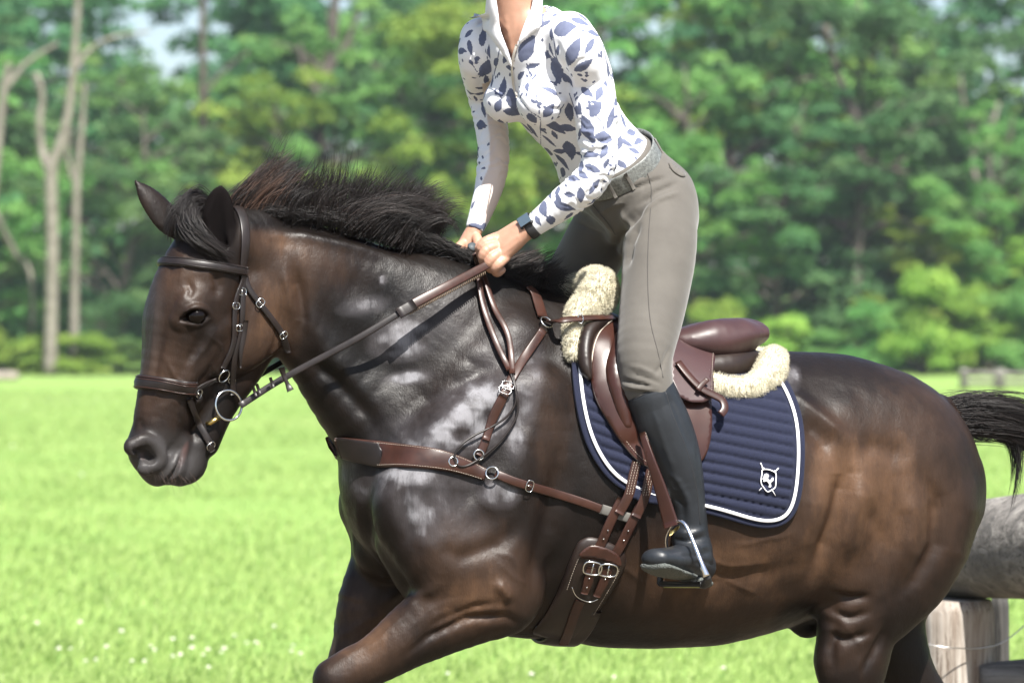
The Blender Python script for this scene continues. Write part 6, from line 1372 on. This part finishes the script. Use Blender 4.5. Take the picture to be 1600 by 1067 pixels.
front = [  # px, Y, top py, kind, seed, spread, label
 (-30, 158, 60, 'mid', 1, 1.1, 'green tree behind the pale dead trunks at the left edge of the picture'),
 (190, 156, 130, 'dark', 2, 1.2, 'dark green tree right of the pale dead trunks, above the horse face'),
 (330, 160, 110, 'mid', 3, 1.1, 'green tree under the gap of sky, above the ears of the horse'),
 (470, 157, 95, 'lime', 1, 1.1, 'yellow green tree above the flying mane'),
 (610, 158, 60, 'mid', 2, 1.15, 'green tree between the mane and the far arm of the rider'),
 (740, 156, -60, 'lime', 3, 1.0, 'yellow green tree directly behind the far arm of the rider'),
 (900, 160, -40, 'mid', 1, 1.1, 'green tree hidden mostly behind the torso of the rider'),
 (1075, 156, 60, 'mid', 3, 1.1, 'bright tree directly right of the belt of the rider'),
 (1210, 157, 120, 'dark', 1, 1.25, 'broad dark tree above the rear of the saddle'),
 (1330, 161, -70, 'dark', 3, 1.2, 'tall dark tree with a brown trunk above the croup of the horse'),
 (1450, 157, 330, 'lime', 2, 1.5, 'low yellow green tree in the sun above the rump'),
 (1545, 156, 150, 'mid', 1, 1.0, 'slim yellow topped tree near the right edge'),
 (1640, 158, 250, 'lime', 3, 1.3, 'yellow green tree cut by the right edge of the picture')]
for px_, Y_, tp_, kd, sd, sp, lab in front: tree(kd, sd, wx(px_, Y_), Y_, wh_(tp_, Y_), lab, sp*.9, group=GA, rot=rs0.rand()*6, low=.04)
mid_ = [(40, 168, 20, 'dark', 2, 'dark tree behind the crooked dead branch near the left edge'), (150, 170, 60, 'mid', 1, 'green tree behind the forked dead tree, its top left of the gap of sky'), (390, 172, 60, 'dark', 3, 'dark tree top directly right of the gap of sky'),
 (520, 168, -30, 'mid', 3, 'tall green tree around the grey brown bare tree above the mane'), (660, 170, 30, 'dark', 1, 'dark tree top left of the far shoulder of the rider'), (810, 171, -100, 'dark', 2, 'very tall dark tree showing just beside the collar of the rider'), (980, 168, -80, 'mid', 2, 'tall green tree beside the near shoulder of the rider'),
 (1130, 169, -60, 'lime', 1, 'pale green tree top up and to the right of the near shoulder'), (1260, 172, -120, 'mid', 1, 'very tall green tree left of the tall brown trunk'), (1400, 169, -60, 'mid', 2, 'tall green tree right of the tall brown trunk'), (1490, 172, 30, 'dark', 1, 'dark tree top left of the pale brown dead tree at the right'),
 (1690, 168, -40, 'dark', 3, 'dark tree whose branches reach in over the right edge'), (-90, 170, -60, 'dark', 1, 'dark tree whose branches reach in over the top left corner')]
for j, (px_, Y_, tp_, kd, sd, lab) in enumerate(mid_): tree(kd, sd, wx(px_, Y_), Y_, wh_(tp_, Y_), lab, .95, group=GB, rot=rs0.rand()*6, low=.04)
# the deep wood: one mass of foliage behind the trees one can tell apart
cen, rad, par = [], [], []
for j, x_ in enumerate(range(-150, 1760, 62)):
    Y_ = 184+rs0.rand()*10; top = (130 if 190 < x_ < 330 else (150 if x_ > 1585 else -150+rs0.rand()*70)); H_ = wh_(top, Y_); bx_ = wx(x_, Y_)
    for q in range(46):
        t_ = rs0.uniform(.03, .98); e_ = 3.6*math.sin(min(1, t_+.15)*math.pi*.85)**.5; cen.append([bx_+rs0.normal(0, .55)*e_, Y_+rs0.normal(0, .5)*e_, t_*H_]); rad.append(rs0.uniform(.9, 1.7))
    if j % 2 == 0: par.append(tube(cat(np.array([(bx_, Y_, 0), (bx_+rs0.normal(0, .5), Y_, H_*.5), (bx_+rs0.normal(0, 1), Y_, H_*.9)]), 4), np.linspace(.28, .06, 9), 7))
for x_ in range(-90, 1720, 50):
    for Y_, h_ in ((161, 5.2), (177, 8)):
        bx_ = wx(x_+rs0.uniform(-20, 20), Y_); hh_ = h_*rs0.uniform(.7, 1.2)
        for q in range(13): cen.append([bx_+rs0.normal(0, 1.1), Y_+rs0.normal(0, .8), rs0.uniform(.05, 1)*hh_]); rad.append(rs0.uniform(.6, 1.1))
for q in range(520):
    x_ = rs0.uniform(-60, 1660); y_ = rs0.uniform(-60, 330)
    if 205 < x_ < 320 and 40 < y_ < 125 or x_ > 1560 and 95 < y_ < 170: continue
    Y_ = 180+rs0.uniform(-2, 3); c_ = at(x_, y_, Y_); cen.append(list(c_)); rad.append(rs0.uniform(.8, 1.5))
V, F, v = clump_leaves(rs0, np.array(cen), np.array(rad), 240000, .30)
cen, rad = [], []
for x_ in list(range(-1900, -150, 90))+list(range(1770, 3500, 90)):
    Y_ = 160+rs0.rand()*26; H_ = rs0.uniform(17, 25); bx_ = wx(x_, Y_)
    for q in range(34):
        t_ = rs0.uniform(.02, .98); e_ = 4.2*math.sin(min(1, t_+.2)*math.pi*.82)**.5; cen.append([bx_+rs0.normal(0, .55)*e_, Y_+rs0.normal(0, .5)*e_, t_*H_]); rad.append(rs0.uniform(1.2, 2.2))
    par.append(tube(cat(np.array([(bx_, Y_, 0), (bx_+rs0.normal(0, .5), Y_, H_*.5), (bx_+rs0.normal(0, 1), Y_, H_*.9)]), 4), np.linspace(.28, .06, 9), 7))
V2, F2, v2 = clump_leaves(rs0, np.array(cen), np.array(rad), 70000, .42); F = np.vstack([F, F2+len(V)]); V = np.vstack([V, V2]); v = np.concatenate([v, v2]); wd = mesh_obj('woodland', V, F, LM['dark'], smooth=False, attrs=dict(v=v)); tag(wd, 'deep green wood filling the space behind the nearer trees', 'wood', kind='stuff')
bl = [(-20, 148, 90, 500, 'lime', 'low yellow green bush cut by the left edge'), (60, 149, 110, 515, 'lime', 'low bright bush at the foot of the forked dead tree'), (140, 148, 100, 512, 'lime', 'low bright bush right of the forked dead tree'), (215, 150, 90, 520, 'mid', 'low green bush just behind the forehead of the horse'),
 (1130, 150, 110, 455, 'lime', 'yellow green bush seen directly above the saddle seat'), (1215, 150, 100, 480, 'lime', 'yellow green bush above the rear of the sheepskin'), (1290, 149, 90, 505, 'mid', 'green bush left of the foot of the tall brown trunk'), (1385, 148, 110, 455, 'mid', 'green bush right of the foot of the tall brown trunk'),
 (1440, 147, 110, 400, 'lime', 'tallest yellow green bush, above the rump'), (1520, 148, 110, 430, 'lime', 'yellow green bush left of the distant rail fence'), (1590, 148, 120, 440, 'mid', 'green bush behind the distant rail fence at the right edge')]
for px_, Y_, w_px, tp_, kd, lab in bl:
    bush(kd, 1+(px_ % 2), wx(px_, Y_), Y_, w_px*(8+Y_)/FPX*1.1, wh_(tp_, Y_), lab, GC)
# dead and bare trees: limbs as (px, py, radius px)
def bare(limbs, Y, label, mat=None, name='dead_tree', group=None):
    t = thing(name, label, 'dead tree' if name == 'dead_tree' else 'tree', group, loc=(wx(limbs[0][0][0], Y), Y, 0)); k = (8+Y)/FPX
    for i, L_ in enumerate(limbs):
        P = cat(np.array([at(x, y, Y+(.6*i if j else 0)) for j, (x, y, r) in enumerate(L_)]), 5); rr = np.interp(np.linspace(0, 1, len(P)), np.linspace(0, 1, len(L_)), [q[2]*k for q in L_]); V, F = tube(P, rr, 8); mesh_obj('trunk' if i == 0 else 'branch', V, F, mat or DEAD.m, t)
    adopt(t); return t
bare([[(78, 586, 11), (80, 500, 10), (82, 380, 10), (80, 270, 10), (95, 225, 8), (108, 170, 7), (116, 90, 6), (122, 0, 5), (124, -80, 4)], [(80, 275, 9), (66, 235, 6), (62, 190, 6), (66, 150, 5), (56, 115, 6)], [(116, 110, 4), (140, 78, 3.5), (180, 58, 3), (235, 50, 2)]], 147, 'bleached forked dead tree, tallest of the bare trunks at the left')
bare([[(116, 586, 7), (116, 500, 7), (118, 400, 6), (120, 290, 6), (128, 200, 5), (132, 130, 3)], [(120, 300, 4), (105, 240, 3), (112, 200, 2)]], 149, 'slimmer grey dead trunk just right of the forked dead tree')
bare([[(-30, 586, 9), (-20, 400, 8), (-5, 240, 7), (8, 130, 6), (14, 100, 5)], [(8, 140, 5), (40, 100, 4), (90, 68, 3)], [(-10, 330, 5), (20, 390, 5), (48, 430, 4), (50, 520, 3)]], 150, 'dead tree leaning in over the left edge with a crooked branch')
bare([[(314, 586, 6), (315, 400, 6), (316, 250, 6), (317, 120, 6), (316, 40, 5), (318, -60, 4)], [(317, 150, 3), (350, 110, 2), (390, 80, 2)]], 158, 'bare brown trunk standing in the gap of sky', BARK.m, 'tree')
bare([[(520, 586, 9), (515, 400, 8), (500, 250, 8), (505, 150, 8), (520, 60, 7), (525, -40, 6)], [(505, 160, 6), (475, 110, 5), (470, 70, 4)], [(510, 120, 5), (545, 60, 4), (560, 20, 3)], [(500, 240, 4), (480, 180, 4), (500, 130, 3)]], 163, 'grey brown bare tree above the mane', BARK.m)
bare([[(1336, 586, 9), (1338, 500, 8), (1340, 380, 8), (1344, 260, 7), (1340, 190, 7), (1310, 120, 6), (1290, 40, 5)], [(1342, 250, 5), (1380, 262, 4), (1420, 270, 3)], [(1340, 200, 4), (1290, 130, 3), (1240, 130, 3), (1170, 170, 2)]], 158, 'tall brown trunk with crooked limbs above the croup', BARK.m, 'tree')
bare([[(1560, 586, 6), (1556, 400, 6), (1550, 320, 6), (1545, 230, 5), (1560, 160, 4)], [(1550, 330, 4), (1520, 260, 4), (1530, 200, 3)], [(1553, 380, 4), (1590, 320, 3), (1600, 270, 3)], [(1548, 260, 3), (1510, 180, 3), (1500, 110, 2)]], 160, 'pale brown dead tree near the right edge')

# ------------------------------------------------------------------ the summer air
hz_ = bpy.data.materials.new('summer_haze'); hz_.use_nodes = True; nt_ = hz_.node_tree; nt_.nodes.remove(nt_.nodes['Principled BSDF']); pv = nt_.nodes.new('ShaderNodeVolumePrincipled')
pv.inputs['Color'].default_value = (.80, .90, 1, 1); pv.inputs['Density'].default_value = HAZE; pv.inputs['Anisotropy'].default_value = .0; nt_.links.new(pv.outputs[0], nt_.nodes['Material Output'].inputs['Volume'])
V, F = box((0, 345, 33), 900, 720, 68); hzo = mesh_obj('haze', V, F, hz_, smooth=False); tag(hzo, 'thin bluish summer haze in front of the far trees', 'haze', kind='stuff')
